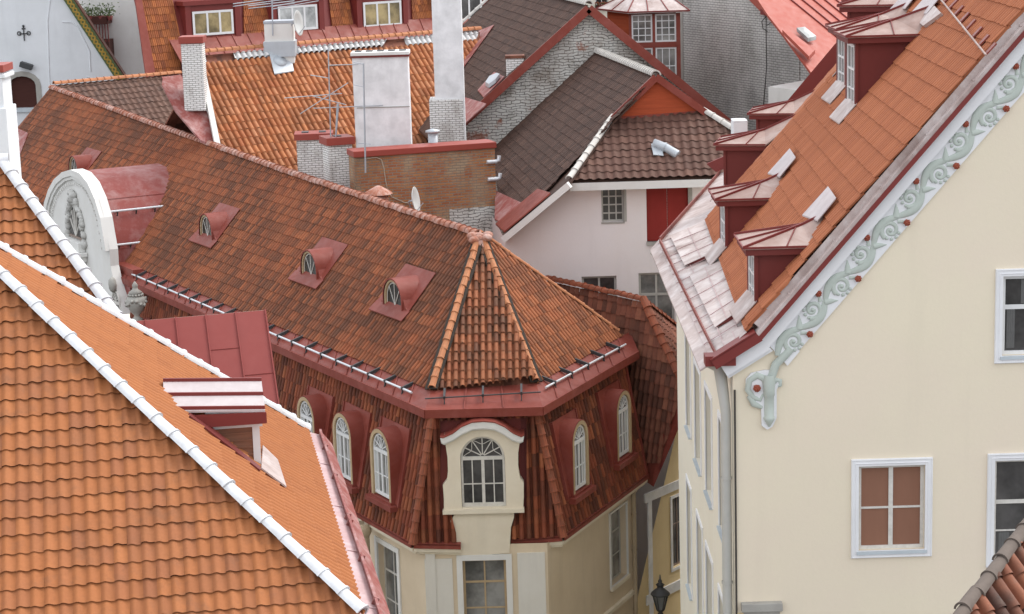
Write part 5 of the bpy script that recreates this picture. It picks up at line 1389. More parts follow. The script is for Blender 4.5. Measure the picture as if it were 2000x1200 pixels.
for A_, B_ in ((q1, q4), (q5 + (q5 - q3) * .4, q3)): m = MB(); ridge_caps(m, A_ + Z * .06, B_ + Z * .06, .13, .42, lap=.12); m.build('hip_ridge', M['cap_grey'], hD)
ga, gb, gc = at(1281, 153, 72.05), onp(1199, 232, PDf), onp(1372, 219, PDf)
fgv = plane3(ga, gb, gc)
m = MB(); m.slab([ga, gb, gc], Yv * .1); m.build('gablet', M['wood_red'], hD)
m = MB(); m.bar(gb + V((-.05, -.12, 0)), ga + V((0, -.12, .05)), .16, .24, Z); m.bar(gc + V((.1, -.12, -.02)), ga + V((0, -.12, .05)), .16, .24, Z); m.bar(gb + V((.1, -.03, .0)), gc + V((-.1, -.03, .0)), .06, .10, Z); m.build('gablet_trim', M['red_metal'], hD)
m = MB(); m.box(Fr(q1, X, -Yv), .0, 5.4, -.6, .02, -.34, -.08); m.build('eave_board', M['stucco'], hD)
m = MB(); m.bar(rk + V((-.03, -.12, -.09)), evL + V((0, -.12, -.12)), .3, .22, Z); m.build('verge_trim', M['stucco'], hD)
m = MB(); m.slab([onp(x, y, (PDl[0] + Z * .08, PDl[1])) for x, y in ((985, 455), (968, 440), (1050, 372), (1075, 380))], Z * .06); m.build('flashing', M['red_metal'], hD)
m = MB(); m.slab([onp(x, y, (PDl[0] + Z * .06, PDl[1])) for x, y in ((967, 375), (1038, 408), (985, 440), (966, 430))], Z * .05); m.build('flashing', M['red_faded'], hD)
m = MB(); vp = onp(1278, 288, PDf); m.tube([vp - Z * .1, vp + V((.05, -.05, .15)), vp + V((.35, -.25, .02)), vp + V((.75, -.45, -.22))], .15, 0, 10)
m.lathe(vp + V((.35, -.25, .02)), [(.17, -.03), (.17, .03)], 12, axis=(.8, -.4, -.3)); m.tube([vp + V((.60, -.37, -.13)), vp + V((.76, -.455, -.225))], .155, 0, 10)
m.slab([onp(x, y, (PDf[0] + Z * .09, PDf[1])) for x, y in ((1272, 282), (1290, 280), (1296, 305), (1276, 303))], Z * .02)
m.build('vent_pipe', M['lead'], hD)

# ================================================================== 7. rubble gable house
YE_ = 84.0
hE = house('rubble_gable_house', 'house with a limewashed rubble gable edged in red boards and a dark tiled roof', (at(1150, 200, 84).x, 88))
frE = Fr(V((at(1150, 200, YE_).x, YE_, 0)), X, -Yv)
pe = [frE.px(x, y) for x, y in ((1150, 24), (858, 284), (1445, 262))]
m = MB(); wall(m, frE, [(pe[1][0], 0), (pe[2][0], 0), pe[2], pe[0], pe[1]], [], .3); m.build('wall', M['rubble'], hE)
m = MB(); q = frE.px(905, 300); q2_ = frE.px(985, 330); m.box(frE, frE.px(880, 300)[0], q[0], -.3, .25, 0, frE.px(890, 262)[1]); m.build('buttress', M['rubble'], hE)
v0, vL, vR = at(1150, 12, YE_ - .35), at(855, 280, YE_ - .35), at(1450, 258, YE_ - .35)
eE = eD.copy(); eE = V((-.16, .987, -.0)).normalized()
rF_ = v0 + eE * 16
PEl = plane(v0, eE, vL - v0)
def pe_(x, y): return onp(x, y, PEl)
cf = pe_(905, 48); cf2 = pe_(962, -4)
wE_ = (v0 - vL); wE_ = wE_ - eE * wE_.dot(eE)
tiles('roof_slope', hE, vL, eE, wE_, [[v0, vL, pe_(838, 270), pe_(905, 140)], [v0, pe_(905, 140), pe_(900, 48), cf2, v0 + eE * (cf2 - v0).dot(eE)]], .30, .40, 'rib', .04, .02, M['brown_tile'], jit=.006, seed=61)
m = MB(); m.slab([v0 - Z * .12, vL - Z * .12, vL + eE * 14 - Z * .12, v0 + eE * 14 - Z * .12], -Z * .1); m.slab([v0 - Z * .05, vR - Z * .05, vR + eE * 14 - Z * .05, v0 + eE * 14 - Z * .05], -Z * .1); m.build('roof_deck', M['brown_tile'], hE)
m = MB(); ridge_caps(m, v0 + Z * .05, v0 + eE * 14 + Z * .05, .16, .4, lap=.1); ridge_caps(m, pe_(895, 58) + Z * .1, cf2 + Z * .1 + (cf2 - cf) * .3, .13, .4, lap=.1); m.build('ridge', M['cap_grey'], hE)
m = MB()
m.bar(vL + V((0, -.02, -.1)), v0 + V((0, -.02, -.1)), .14, .34, Z); m.bar(vR + V((0, -.02, -.1)), v0 + V((0, -.02, -.1)), .14, .34, Z)
m.build('verge_board', M['red_metal'], hE)
m = MB(); 
def pel(x, y, l=.1): return onp(x, y, (PEl[0] + Z * l, PEl[1]))
m.slab([pel(935, 62), pel(965, 50), pel(900, 140), pel(885, 150)], Z * .04); m.build('flashing', M['red_faded'], hE)
m = MB(); m.slab([pel(838, 270), pel(900, 190), pel(950, 205), pel(862, 285)], Z * .05); m.build('flashing', M['red_faded'], hE)
m = MB(); m.slab([pel(933, 178), pel(965, 143), pel(985, 152), pel(945, 192)], Z * .05)
m.build('flashing', M['red_faded'], hE)
m = MB(); sp_ = [pel(x, y, .2) for x, y in ((948, 168), (956, 156), (970, 150), (976, 152), (968, 162), (955, 172))]; m.slab(sp_, Z * .16); m.build('roof_light', M['lead'], hE)
chimney(hE, 'chimney', ((988, 110), (1023, 108), 152), YE_ + .2, .7, M['brick_white'], M['dark_red_tile'], .12, .03, zb=at(1000, 160, YE_).z)
chimney(hE, 'chimney', ((840, -70), (898, -70), 262), 80, 1.1, M['white_old'], M['stone'], .2, .05, zb=at(860, 300, 80).z)
o_, f_, w_2, h_2 = chimney(hE, 'chimney_base', ((838, 196), (904, 194), 270), 79.9, 1.3, M['brick_white'], None, zb=at(860, 310, 80).z)
m = MB(); pv = at(846, 280, 76); m.lathe(pv - Z * .4, [(.18, 0), (.18, .78), (.0, .78)], 16); m.lathe(pv + Z * .38, [(.17, 0), (.27, .03), (.27, .09), (.02, .16)], 16); t = m.build('vent_pipe', M['lead'], None); tag(t, 'short grey metal vent pipe with flat cap at the foot of the tall white chimney', 'vent pipe')

# ================================================================== 8. orange roofed house in the middle
eM = V((.815, .58, 0)).normalized(); nM = V((.58, -.815, 0)).normalized()
oF = at(393, 108, 88)
pF = 1.0
PF = plane(oF, eM, nM - Z * pF)
def pf_(x, y, l=0.0): return onp(x, y, (PF[0] + Z * l, PF[1]))
F_ = [pf_(x, y) for x, y in ((393, 108), (937, 62), (905, 150), (840, 270), (800, 345), (520, 345), (432, 300))]
hFm = house('orange_roof_house', 'house under a weathered orange S tile roof with a white limed course along its ridge', ((F_[0].x + F_[1].x) / 2, (F_[0].y + F_[1].y) / 2))
upF = (-(nM - Z * pF)).normalized()
rid = (F_[1] - F_[0]).normalized()
tiles('roof_slope', hFm, F_[4] - eM * 10, eM, upF, [[pf_(396, 124), pf_(937, 78), F_[2], F_[3]], [pf_(396, 124), F_[3], F_[4], F_[5], F_[6]]], .27, .42, 'barrel', .075, .03, M['orange_mid'], jit=.012, seed=71)
for qd in (((455, 104), (755, 78), (748, 89), (458, 116)), ((790, 73), (935, 62), (930, 78), (795, 88))): tiles('limed_course', hFm, F_[4] - eM * 10, eM, upF, [[pf_(x, y, .03) for x, y in qd]], .27, .5, 'barrel', .075, .03, M['white_tile'], jit=.012, seed=72)
m = MB(); ridge_caps(m, F_[0] + Z * .1, F_[1] + Z * .1, .15, .36, lap=.12); m.build('ridge', M['cap_orange'], hFm)
m = MB(); bk = -nM * 6 - Z * 5
m.slab([p - Z * .12 for p in F_], -Z * .1); m.slab([F_[0] - Z * .02, F_[1] - Z * .02, F_[1] + bk, F_[0] + bk], -Z * .1)
m.build('roof_deck', M['dark_red_tile'], hFm)
m = MB(); m.bar(F_[0] + Z * .05 - eM * .1, F_[6] + Z * .05 - eM * .1, .22, .22, Z); m.build('verge_board', M['stucco'], hFm)
m = MB(); lw_ = F_[6]; 
m.slab([V((p.x, p.y, 0)) for p in (F_[6] + eM * .1, F_[4] + eM * 2, F_[1], F_[0] + eM * .1)], Z * (F_[4].z - .5)); m.slab([F_[0] - Z * .1, F_[6] - Z * .1, V((F_[6].x, F_[6].y, 5)), V((F_[0].x, F_[0].y, 5))], eM * .2); m.build('wall', M['white_old'], hFm)
# gutter/valley of red sheet beside it, and brown roof beyond
m = MB()
vq = [at(x, y, Y) for x, y, Y in ((345, 148, 92), (378, 215, 87), (432, 292, 84), (470, 330, 83), (402, 330, 84), (330, 200, 91))]
vq = [pf_(x, y, -.3) for x, y in ((318, 152), (352, 146), (398, 200), (428, 286), (392, 274), (342, 215), (316, 165))]
m.slab(vq, -Z * .1); m.build('valley_sheet', M['red_faded'], hFm)
chimney(hFm, 'chimney', ((352, 74), (393, 70), 212), pf_(372, 212, -.3).y - .2, .9, M['brick_white'], M['red_bright'], .28, .07, zb=at(372, 225, 84).z)
yc = pf_(543, 95).y - .5
oc, fc_, wc2, hc2 = chimney(hFm, 'chimney', ((515, 42), (571, 40), 108), yc, .9, M['stucco'], M['zinc'], .12, .02, zb=at(540, 125, yc).z)
m = MB(); m.slab([pf_(x, y, .14) for x, y in ((524, 98), (566, 95), (574, 140), (536, 146))], Z * .04); m.box(fc_, -.06, wc2 + .06, -.08, .95, -hc2 + .3, -hc2 + .95); m.lathe(pf_(547, 120, .16), [(.30, 0), (.30, .05), (.0, .07)], 20, axis=(nM * .7 + Z * .7)); m.build('flashing', M['lead'], oc)
# ------------- big chimneys in front of it
hK = thing('chimney_wall', 'long brick fire wall with a red sheet capping behind the mottled ridge', 'wall', V((at(830, 300, 74.5).x, 74.5, 0)))
ka, kb = at(692, 300, 74.0), at(966, 284, 75.6); ke = (kb - ka); ke.z = 0; ke.normalize(); frK = Fr(V((ka.x, ka.y, 0)), ke, V((ke.y, -ke.x, 0)))
LK = frK.loc(kb)[0]; zk = (ka.z + kb.z) / 2
m = MB(); m.box(frK, 0, LK, -.9, 0, 0, zk); m.build('wall', M['brick_red'], hK)
m = MB(); za, zb2 = ka.z + .12, kb.z + .10
vs = [frK.p(x, y, z) for x, z in ((-.05, zk), (LK + .02, zk)) for y in (-1, .08) for z in (z - .14, z + .14)]
m.box(frK, -.05, LK + .05, -1, .09, zk - .12, zk + .10); m.build('capping', M['red_bright'], hK, .02)
m = MB(); pv = frK.px(962, 316, .05); 
for x, y in ((966, 316), (968, 350)):
    q = frK.p(*(lambda t: (t[0], .05, t[1]))(frK.px(x, y, .05))); m.tube([q - ke * .3, q + ke * .05, q + ke * .16 + Z * .04, q + ke * .18 + Z * .2], .075, 0, 10)
m.build('vent_pipe', M['steel'], hK)
m = MB(); q1_ = frK.px(878, 415, .02); q2_ = frK.px(968, 392, .02)
m.box(frK, q1_[0], LK + .01, -.05, .025, q1_[1] - 1.2, q2_[1] - .2); m.build('patch', M['rubble'], hK)
hc3 = thing('plastered_chimney', 'broad white plastered chimney block with dark stains standing before the orange tiles', 'chimney', V((at(740, 200, 76).x, 76, 0)))
o3, f3_, w3_, h3_ = chimney(hc3, 'shaft', ((687, 104), (796, 100), 300), 76, 1.0, M['white_old'], M['stucco'], .12, .05, zb=9, flue=5, bevel=.03)
m = MB(); m.box(f3_, -.06, w3_ + .06, -.06, 1.06, -.19, -.121); m.build('cap_edge', M['red_dark'], hc3); m = MB(); m.box(f3_, .1, w3_, -.025, 0, -2.03, -2.0); m.build('band', M['mortar'], hc3)
hc5 = thing('brick_chimney', 'pair of squat limewashed brick chimneys with red sheet caps behind the mottled ridge', 'chimney', V((at(630, 300, 70).x, 70, 0)))
chimney(hc5, 'chimney_stack', ((578, 260), (646, 263), 345), 78.4, 1.0, M['brick_white'], M['dark_red_tile'], .24, .08, zb=8, flue=2, capside=M['red_bright'], rot=.06)
chimney(hc5, 'chimney_stack', ((641, 270), (689, 269), 365), 75.6, .9, M['brick_white'], M['dark_red_tile'], .28, .09, zb=8, flue=1, capside=M['red_bright'], rot=.35)
# red mushroom cap and grey dish
pm = at(739, 379, 71.6); m = MB(); m.lathe(pm - Z * 1.5, [(.34, 0), (.34, 1.45), (0, 1.45)], 12); m.lathe(pm + Z * .0, [(.50, 0), (.44, .08), (.12, .26), (.02, .30)], 12); o = m.build('chimney_pot', M['ridge_pink'], None); tag(o, 'round chimney with a conical cap of flaking red paint before the brick fire wall', 'chimney')
def dish_(p, r, aim, label, mast, name='satellite_dish'):
    t = thing(name, label, 'satellite dish', p)
    m = MB(); m.lathe(p, [(.0, 0), (r * .4, r * .04), (r * .75, r * .14), (r, r * .27), (r * .97, r * .29), (r * .7, r * .16), (.01, .03)], 24, axis=aim); m.build('dish', M['dish'], t)
    m = MB(); m.tube([p - V(aim).normalized() * .02, p - V(aim).normalized() * .15, mast], .025, 0, 8); m.bar(p + V(aim).normalized() * r * .2 - Z * r * .9, p + V(aim).normalized() * r * .8 - Z * r * .3, .03, .03); m.build('bracket', M['zinc'], t)
    return t
dish_(at(806, 392, 69.5), .46, V((.97, -.2, .15)), 'upright grey satellite dish seen nearly edge-on before the brick fire wall', at(812, 430, 69.6))
dish_(at(577, 46, yc - .1), .55, V((.96, -.25, .1)), 'white satellite dish fixed to the side of the chimney on the orange ridge', at(566, 60, yc + .2))
# antennas
ta = thing('antenna', 'tall roof aerial with several crossed arms above the limewashed chimneys', 'antenna', at(645, 270, 75.9))
m = MB(); P_ = lambda x, y, Y=75.9: at(x, y, Y); m.tube([P_(646, 272), P_(641, 94)], .022, 0, 6); m.tube([P_(656, 268), P_(660, 203)], [.03, .05], 0, 6); m.build('mast', M['zinc'], ta)
for ends in (((586, 223), (680, 162)), ((555, 192), (668, 183)), ((607, 187), (676, 205)), ((612, 212), (748, 206)), ((606, 147), (642, 153)), ((641, 128), (700, 126))):
    m = MB(); a, b = P_(*ends[0], 75.85), P_(*ends[1], 75.95); m.tube([a, b], .016, 0, 6); d = (b - a).normalized(); n_ = d.cross(Yv).normalized()
    k = 3 if (b - a).length > 1.2 else 2
    for i in range(k): c = a.lerp(b, (i + .5) / k); m.tube([c - Yv * .28 + n_ * .02, c + Yv * .28 - n_ * .02], .008, 0, 5)
    m.build('arm', M['lead'], ta)
tb = thing('antenna', 'plain thin aerial pole clamped to the brick fire wall with two short braces', 'antenna', at(713, 335, 73.6))
m = MB(); m.tube([at(714, 338, 73.6), at(710, 124, 73.6)], .03, 0, 8); m.build('mast', M['zinc'], tb)
m = MB()
for y in (126, 170): m.tube([at(710, y, 73.6), at(690, y - 4, 74.2)], .012, 0, 5)
m.tube([at(700, 280, 73.6), at(724, 282, 73.6)], .012, 0, 5); m.build('brace', M['zinc'], tb)
tc = thing('antenna', 'wide rake shaped aerial on the chimney of the orange ridge', 'antenna', at(532, 40, yc - .2))
m = MB(); m.tube([at(533, 70, yc - .12), at(531, -12, yc - .12)], .03, 0, 8); m.build('mast', M['zinc'], tc)
for a, b in (((455, 8), (556, -6)), ((485, 12), (575, 2)), ((533, 13), (622, -3))):
    m = MB(); m.tube([at(*a, yc - .3), at(*b, yc + .1)], .02, 0, 6); m.tube([at(a[0], a[1] + 5, yc - .3), at(b[0], b[1] + 5, yc + .1)], .02, 0, 6); m.build('arm', M['lead'], tc)
m = MB(); pts = [frK.p(*(lambda q: (q[0], .04, q[1]))(frK.px(x, y, .04))) for x, y in ((716, 310), (735, 308), (745, 312), (750, 330), (753, 352), (757, 372), (765, 385), (790, 396), (803, 398))]
m.tube(pts, .018, 0, 6); o = m.build('cable', M['cable_pale'], None); tag(o, 'pale cable hanging down the old brick fire wall to the dish', 'cable')

# ================================================================== 9. grey brown roof at the far left of the long ridge
oI = at(112, 168, 108)
PI_ = plane(oI, eM, nM - Z * .85)
def pi_(x, y, l=0): return onp(x, y, (PI_[0] + Z * l, PI_[1]))
I_ = [pi_(x, y) for x, y in ((105, 168), (352, 146), (362, 205), (392, 272), (430, 300), (300, 300))]
hI = house('brown_roof_house', 'house with a low grey brown tile roof behind the far end of the mottled ridge', (I_[1].x - 3, I_[1].y - 2))
tiles('roof_slope', hI, I_[5] - eM * 12, eM, (-(nM - Z * .85)), [[I_[0], I_[1], I_[4], I_[5]]], .34, .40, 'wave', .07, .035, M['brown_far'], jit=.008, seed=81)
m = MB(); ridge_caps(m, I_[0] + Z * .08, I_[1] + Z * .08, .15, .4, lap=.1); m.build('ridge', M['cap_orange'], hI)
m = MB(); m.slab([p - Z * .12 for p in I_], -Z * .1); m.slab([I_[0] - Z * .05, I_[1] - Z * .05, I_[1] - nM * 5 - Z * 4, I_[0] - nM * 5 - Z * 4], -Z * .1); m.build('roof_deck', M['brown_far'], hI)
m = MB(); m.slab([V((p.x, p.y, 0)) for p in (I_[5], I_[4], I_[1], I_[0])], Z * (I_[4].z - .8)); m.build('wall', M['white_old'], hI)
m = MB(); m.slab([pi_(x, y, .12) for x, y in ((316, 152), (352, 148), (366, 190), (345, 196))], Z * .04); m.build('flashing', M['red_faded'], hI)

# ================================================================== 10. white gable house, far left
YH = 124.0
hH = house('white_gable_house', 'white plastered gable house with painted green and ochre verge and arched shutter', (at(60, 100, YH).x, YH + 4))
frH = Fr(V((at(60, 100, YH).x, YH, 0)), X, -Yv)
hpx = lambda x, y, b=0: frH.px(x, y, b)
A = hpx(118, -14); B_ = hpx(262, 205)
A = (A[0] - (B_[0] - A[0]) * .8, A[1] + (A[1] - B_[1]) * .8)
hl = hpx(16, 150); hr = hpx(73, 210)
hol = (hl[0], hr[0], hr[1], hl[1])
m = MB(); wall(m, frH, [(hpx(-250, 0)[0], 0), (B_[0], 0), B_, A, (hpx(-250, 0)[0], A[1] - 3)], [hol], .3); m.build('wall', M['white'], hH)
m = MB(); cxh = (hol[0] + hol[1]) / 2; wh = (hol[1] - hol[0]) / 2
top = [(hol[0] - .0, hol[3] - .55)] + [(cxh - wh * math.cos(math.pi * k / 8), hol[3] - .55 + .55 * math.sin(math.pi * k / 8)) for k in range(9)]
arc_o = [(cxh - (wh + .32) * math.cos(math.pi * k / 8), hol[3] - .55 + .85 * math.sin(math.pi * k / 8)) for k in range(9)]; arc_i = [(cxh - wh * math.cos(math.pi * k / 8), hol[3] - .55 + .55 * math.sin(math.pi * k / 8)) for k in range(9)]
m.ring(frH, arc_o, arc_i, .04); m.skirt(frH, arc_i, .04, -.25); m.skirt(frH, arc_o, .04, -.02)
# spandrels of the square opening
for s_ in (0, 1):
    half = arc_i[:5] if s_ == 0 else arc_i[4:]
    m.poly([frH.p(a, -.01, c) for a, c in ([(hol[0], hol[3])] + half if s_ == 0 else half + [(hol[1], hol[3])])])
m.box(frH, hol[0] - .32, hol[0], -.02, .04, hol[2] - .2, hol[3] - .55); m.box(frH, hol[1], hol[1] + .32, -.02, .04, hol[2] - .2, hol[3] - .55); m.build('stone_frame', M['stone'], hH)
m = MB(); m.box(frH, hol[0], hol[1], -.26, -.2, hol[2], hol[3]); sh = m.build('shutter', M['dark_wood'], hH)
m = MB(); m.box(frH, hol[0] - .1, hol[1] + .1, -.1, .15, hol[2] - .25, hol[2]); m.build('sill', M['sill_blue'], hH)
m = MB(); q = hpx(53, 128); fq = Fr(frH.p(q[0], 0, q[1]), V((.94, 0, -.33)), -Yv, V((.33, 0, .94))); m.box(fq, -.36, .36, 0, .5, -.16, .16); m.build('hoist_hood', M['iron'], hH, .03)
m = MB(); q = hpx(47, 66); c = lambda a, b: frH.p(q[0] + a, .05, q[1] + b); m.bar(c(0, -.42), c(0, .42), .06, .05, Yv); m.bar(c(-.28, 0), c(.28, 0), .05, .05, Yv)
for s_ in (-1, 1):
    m.tube([c(s_ * .28 + .11 * math.cos(k * .7), .02 + .11 * math.sin(k * .7)) for k in range(10)], .03, 0, 5, False); m.tube([c(s_ * .08 * 1, .34 - k * .03) for k in range(4)], .03, 0, 5)
m.ball(c(0, .45), .08); m.build('wall_anchor', M['iron'], hH)
dv = (V((B_[0], 0, B_[1])) - V((A[0], 0, A[1]))).normalized(); nvh = V((-dv.z, 0, dv.x))
m = MB(); a3, b3 = frH.p(A[0], .02, A[1]), frH.p(B_[0], .02, B_[1]); m.slab([a3 - nvh * .05, b3 - nvh * .05, b3 + nvh * .44, a3 + nvh * .44], -Yv * .15); m.build('verge_board', M['green'], hH)
m = MB(); L = (b3 - a3).length; frV = Fr(a3 + nvh * .195 - Yv * .16, dv, -Yv, nvh); n = int(L / .55)
for i in range(n):
    s0_ = i * .55; relief(m, frV, [(s0_ + .55 * t / 8, .12 * math.sin(2 * math.pi * t / 8)) for t in range(9)], [.055] * 9, .4)
    relief(m, frV, [(s0_ + .55 * t / 8, -.12 * math.sin(2 * math.pi * t / 8)) for t in range(9)], [.045] * 9, .3)
m.build('painted_scroll', M['gold'], hH)
m = MB(); m.slab([a3 + nvh * .44, b3 + nvh * .44, b3 + nvh * .44 + Yv * .6, a3 + nvh * .44 + Yv * .6], nvh * .06); m.build('roof', M['dark_red_tile'], hH)
m = MB()
for pts in (((98, 0), (93, 40), (95, 110), (97, 168)), ((122, 43), (140, 44), (152, 52), (160, 70), (175, 100), (177, 140)), ((170, 150), (186, 155), (196, 162))):
    m.tube([frH.p(hpx(*p)[0], .0, hpx(*p)[1]) for p in pts], .05, 0, 6)
m.build('plaster_ridge', M['white'], hH)
# cream wall and brown balcony beyond
hJ2 = house('cream_house', 'cream house wall with a dark brown wooden balcony, behind the green verge', (at(235, 60, 132).x, 133))
frJ = Fr(V((at(235, 60, 132).x, 132, 0)), X, -Yv); jp = lambda x, y, b=0: frJ.px(x, y, b)
a0 = jp(130, -60); a1 = jp(300, 170); m = MB(); m.box(frJ, a0[0], a1[0], -3, 0, 0, a0[1]); m.build('wall', M['stucco'], hJ2)
m = MB(); b0 = jp(150, 62); b1 = jp(228, 175); m.box(frJ, b0[0], b1[0], 0, 1.6, b1[1] - 3, b0[1] - .5)
m.box(frJ, b0[0], b1[0], 0, 1.75, jp(200, 37)[1] - .25, jp(200, 30)[1]); m.build('balcony', M['dark_wood'], hJ2)
m = MB()
for i in range(14): x = b0[0] + (b1[0] - b0[0]) * i / 13; m.box(frJ, x - .03, x + .03, 1.55, 1.62, b0[1] - .6, jp(200, 37)[1] - .2)
m.box(frJ, b0[0], b1[0], 1.5, 1.72, jp(200, 36)[1] - .12, jp(200, 30)[1] + .02); m.build('railing', M['red_dark'], hJ2)
rp_ = random.Random(9)
for i, x in enumerate((165, 178, 196, 214)):
    q = jp(x, 28, 1.6); base_ = frJ.p(q[0], 1.6, q[1] - .1); m = MB()
    o = thing('potted_plant', 'green potted plant on the brown wooden balcony', 'plant', base_ - Z * .28, 'pots on the balcony rail'); k_ = MB(); k_.lathe(base_ - Z * .28, [(.14, 0), (.2, .28), (.0, .28)], 10); k_.build('pot', M['red_dark'], o)
    for k in range(90):
        d = V((rp_.gauss(0, .22), rp_.gauss(0, .22), abs(rp_.gauss(.25, .28)))); p = base_ + d; s_ = rp_.uniform(.05, .11); t1 = V((rp_.uniform(-1, 1), rp_.uniform(-1, 1), rp_.uniform(-1, 1))).normalized(); t2 = t1.orthogonal().normalized()
        m.add([p - t1 * s_, p + t2 * s_ * .5, p + t1 * s_, p - t2 * s_ * .5], [[0, 1, 2, 3]], 0)
    for k in range(3): m.tube([base_, base_ + V((rp_.uniform(-.15, .15), rp_.uniform(-.15, .15), .5))], .015, 0, 4)
    m.build('foliage', M['leaf'], o)

# ================================================================== 11. red mansard with white windows, top
oG = at(300, 60, 117)
nMs = nM; upG = (-nM * .36 + Z).normalized()
PG = plane(oG, eM, upG)
def pg(x, y, l=0.0): return onp(x, y, (PG[0] + nM * l, PG[1]))
hG = house('red_mansard_house', 'long house with a red mansard roof and a row of white three-light windows', (pg(600, 50).x, pg(600, 50).y + 3))
G_ = [pg(x, y) for x, y in ((255, -40), (1010, -95), (1010, 90), (302, 160))]
m = MB(); m.slab(G_, -nM * .2); m.slab([V((p.x, p.y, 0)) for p in (G_[3], G_[2], G_[2] - nM * 8, G_[3] - nM * 8)], Z * (G_[2].z - 2)); 
m.slab([G_[0] - Z * .1, G_[1] - Z * .1, G_[1] - nM * 8, G_[0] - nM * 8], Z * .1); m.build('mansard', M['red_plain'], hG)
tp_ = []
for quad in (((266, -40), (328, -44), (352, 78), (352, 142), (300, 150)), ((474, -40), (518, -44), (530, 68), (476, 76)), ((636, -50), (672, -54), (692, 66), (650, 70)), ((800, -60), (838, -62), (850, 52), (806, 57)), ((940, -70), (985, -73), (1000, 30), (955, 36))):
    tp_.append([pg(x, y, .06) for x, y in quad])
for k_, q_ in enumerate(tp_): tiles('roof_tiles', hG, pg(300, 60, .06), eM, upG, [q_], .24, .44, 'rib', .05, .03, M['orange_far'], jit=.01, seed=91 + k_)
m = MB(); ap = [pg(x, y, .1) for x, y in ((330, 78), (1000, 22), (1000, 70), (345, 130))]; ap[2] += nM * .9; ap[3] += nM * .9
m.slab(ap, -Z * .06); seams(m, ap, 24, .05, .04); m.build('apron', M['red_metal'], hG)
m = MB(); m.slab([pg(x, y, .12) for x, y in ((257, -40), (268, -41), (303, 150), (284, 152))], nM * .12); m.build('verge_board', M['red_metal'], hG)
for xl, yt, xr, yb, cur in ((378, 23, 457, 71, 'glass_curtain'), (545, 13, 621, 62, 'glass_pale'), (711, 5, 785, 54, 'glass_curtain'), (866, -4, 942, 44, 'glass_dark')):
    fr_ = Fr(pg((xl + xr) / 2, (yt + yb) / 2, .42), eM, nM)
    a = fr_.px(xl, yb); b = fr_.px(xr, yt + (-.065 * (xr - xl))); a2 = fr_.px(xr, yb - .065 * (xr - xl)); x0, x1, z0, z1 = a[0], a2[0], (a[1] + a2[1]) / 2, fr_.px((xl + xr) / 2, yt - .03 * (xr - xl))[1]
    m = MB(); m.box(fr_, x0 - .45, x1 + .45, -2, -.06, z0 - .4, z1 + .35); m.box(fr_, x0 - .6, x1 + .6, -2, .12, z1 + .35, z1 + .6); m.box(fr_, x0 - .45, x0 - .12, -.06, .04, z0 - .3, z1 + .35); m.box(fr_, x1 + .12, x1 + .45, -.06, .04, z0 - .3, z1 + .35)
    d_ = m.build('dormer', M['red_plain'], hG)
    window(d_, fr_, x0, x1, z0, z1, .02, M['wood_white'], M[cur], vert=(.36, .67), fw=.13, bar=.12, sub=False)

# ================================================================== 12. grey brick wall, glazed bay, red seam roof, at the top right
gw0, gw1 = at(1322, 60, 97), at(1575, 60, 86.5); eW = (gw1 - gw0); eW.z = 0; eW.normalize(); frW = Fr(V((gw0.x, gw0.y, 0)), eW, V((eW.y, -eW.x, 0)))
hW = house('grey_brick_house', 'tall building side of sooty grey brick with a black cable running down it', (gw0.x + 4, gw0.y + 2))
wp_ = [frW.px(x, y) for x, y in ((1322, -80), (1450, -12), (1497, 30), (1545, 20), (1553, 60), (1600, 130), (1600, 330), (1322, 330))]
m = MB(); LWm = wp_[4][0] + 6
pw = [(0, 0), (wp_[5][0], 0), wp_[5], wp_[2], (wp_[1][0], wp_[1][1]), (0, wp_[0][1])]
m.prism(frW, pw, 0, -.8); m.poly([frW.p(0, 0, 0), frW.p(0, -6, 0), frW.p(0, -6, wp_[0][1]), frW.p(0, 0, wp_[0][1])])
m.build('wall', M['brick_grey'], hW)
m = MB(); a = frW.px(1325, 150); m.box(frW, -.02, .62, -.5, .03, 0, wp_[0][1]); m.build('corner_strip', M['stone'], hW)  # paler strip puts the lit corner of the wall into the colour
m = MB(); m.slab([frW.p(wp_[1][0] - .6, .1, wp_[1][1] + .4), frW.p(wp_[2][0], .1, wp_[2][1] - .02), frW.p(wp_[2][0] + .9, .1, wp_[2][1] + .5), frW.p(wp_[1][0] + .6, .1, wp_[1][1] + 1.6)], -frW.y * .9)
m.build('wall_capping', M['red_lit'], hW)
m = MB(); c0 = frW.px(1494, 14); c1_ = frW.px(1548, 12); cb_ = frW.px(1520, 110)
m.box(frW, c0[0], c1_[0] + .6, -.9, .06, 0, c0[1] - .3); ch_ = m.build('chimney', M['brick_grey'], hW)
m = MB(); m.box(frW, c0[0] - .06, c1_[0] + .06, -1, .2, c0[1] - .32, c0[1] - .08); m.build('chimney_cap', M['red_plain'], ch_); m = MB(); m.box(frW, c0[0] - .02, c1_[0] + .02, -.9, .15, c0[1] - .08, c0[1]); m.build('flue_cover', M['lead'], ch_)
m = MB(); m.tube([frW.p(*(lambda q: (q[0], .05, q[1]))(frW.px(x, y, .05))) for x, y in ((1497, 30), (1497, 80), (1498, 130), (1494, 180), (1492, 205), (1488, 260))], .035, 0, 6); o = m.build('cable', M['cable'], None); tag(o, 'black cable running straight down the sooty grey brick wall', 'cable')
m = MB()
for pts in (((1500, 28), (1520, 36), (1540, 40), (1555, 34)), ((1498, 50), (1515, 38), (1530, 36)), ((1505, 40), (1530, 44), (1536, 54), (1550, 50), (1555, 30)), ((1498, 30), (1488, 42), (1490, 56), (1499, 62))):
    m.tube([frW.p(*(lambda q: (q[0], .16, q[1]))(frW.px(x, y, .16))) for x, y in pts], .02, 0, 5)
o = m.build('cable_tangle', M['cable'], None); tag(o, 'loops of thin black cable around the grey brick chimney', 'cable')
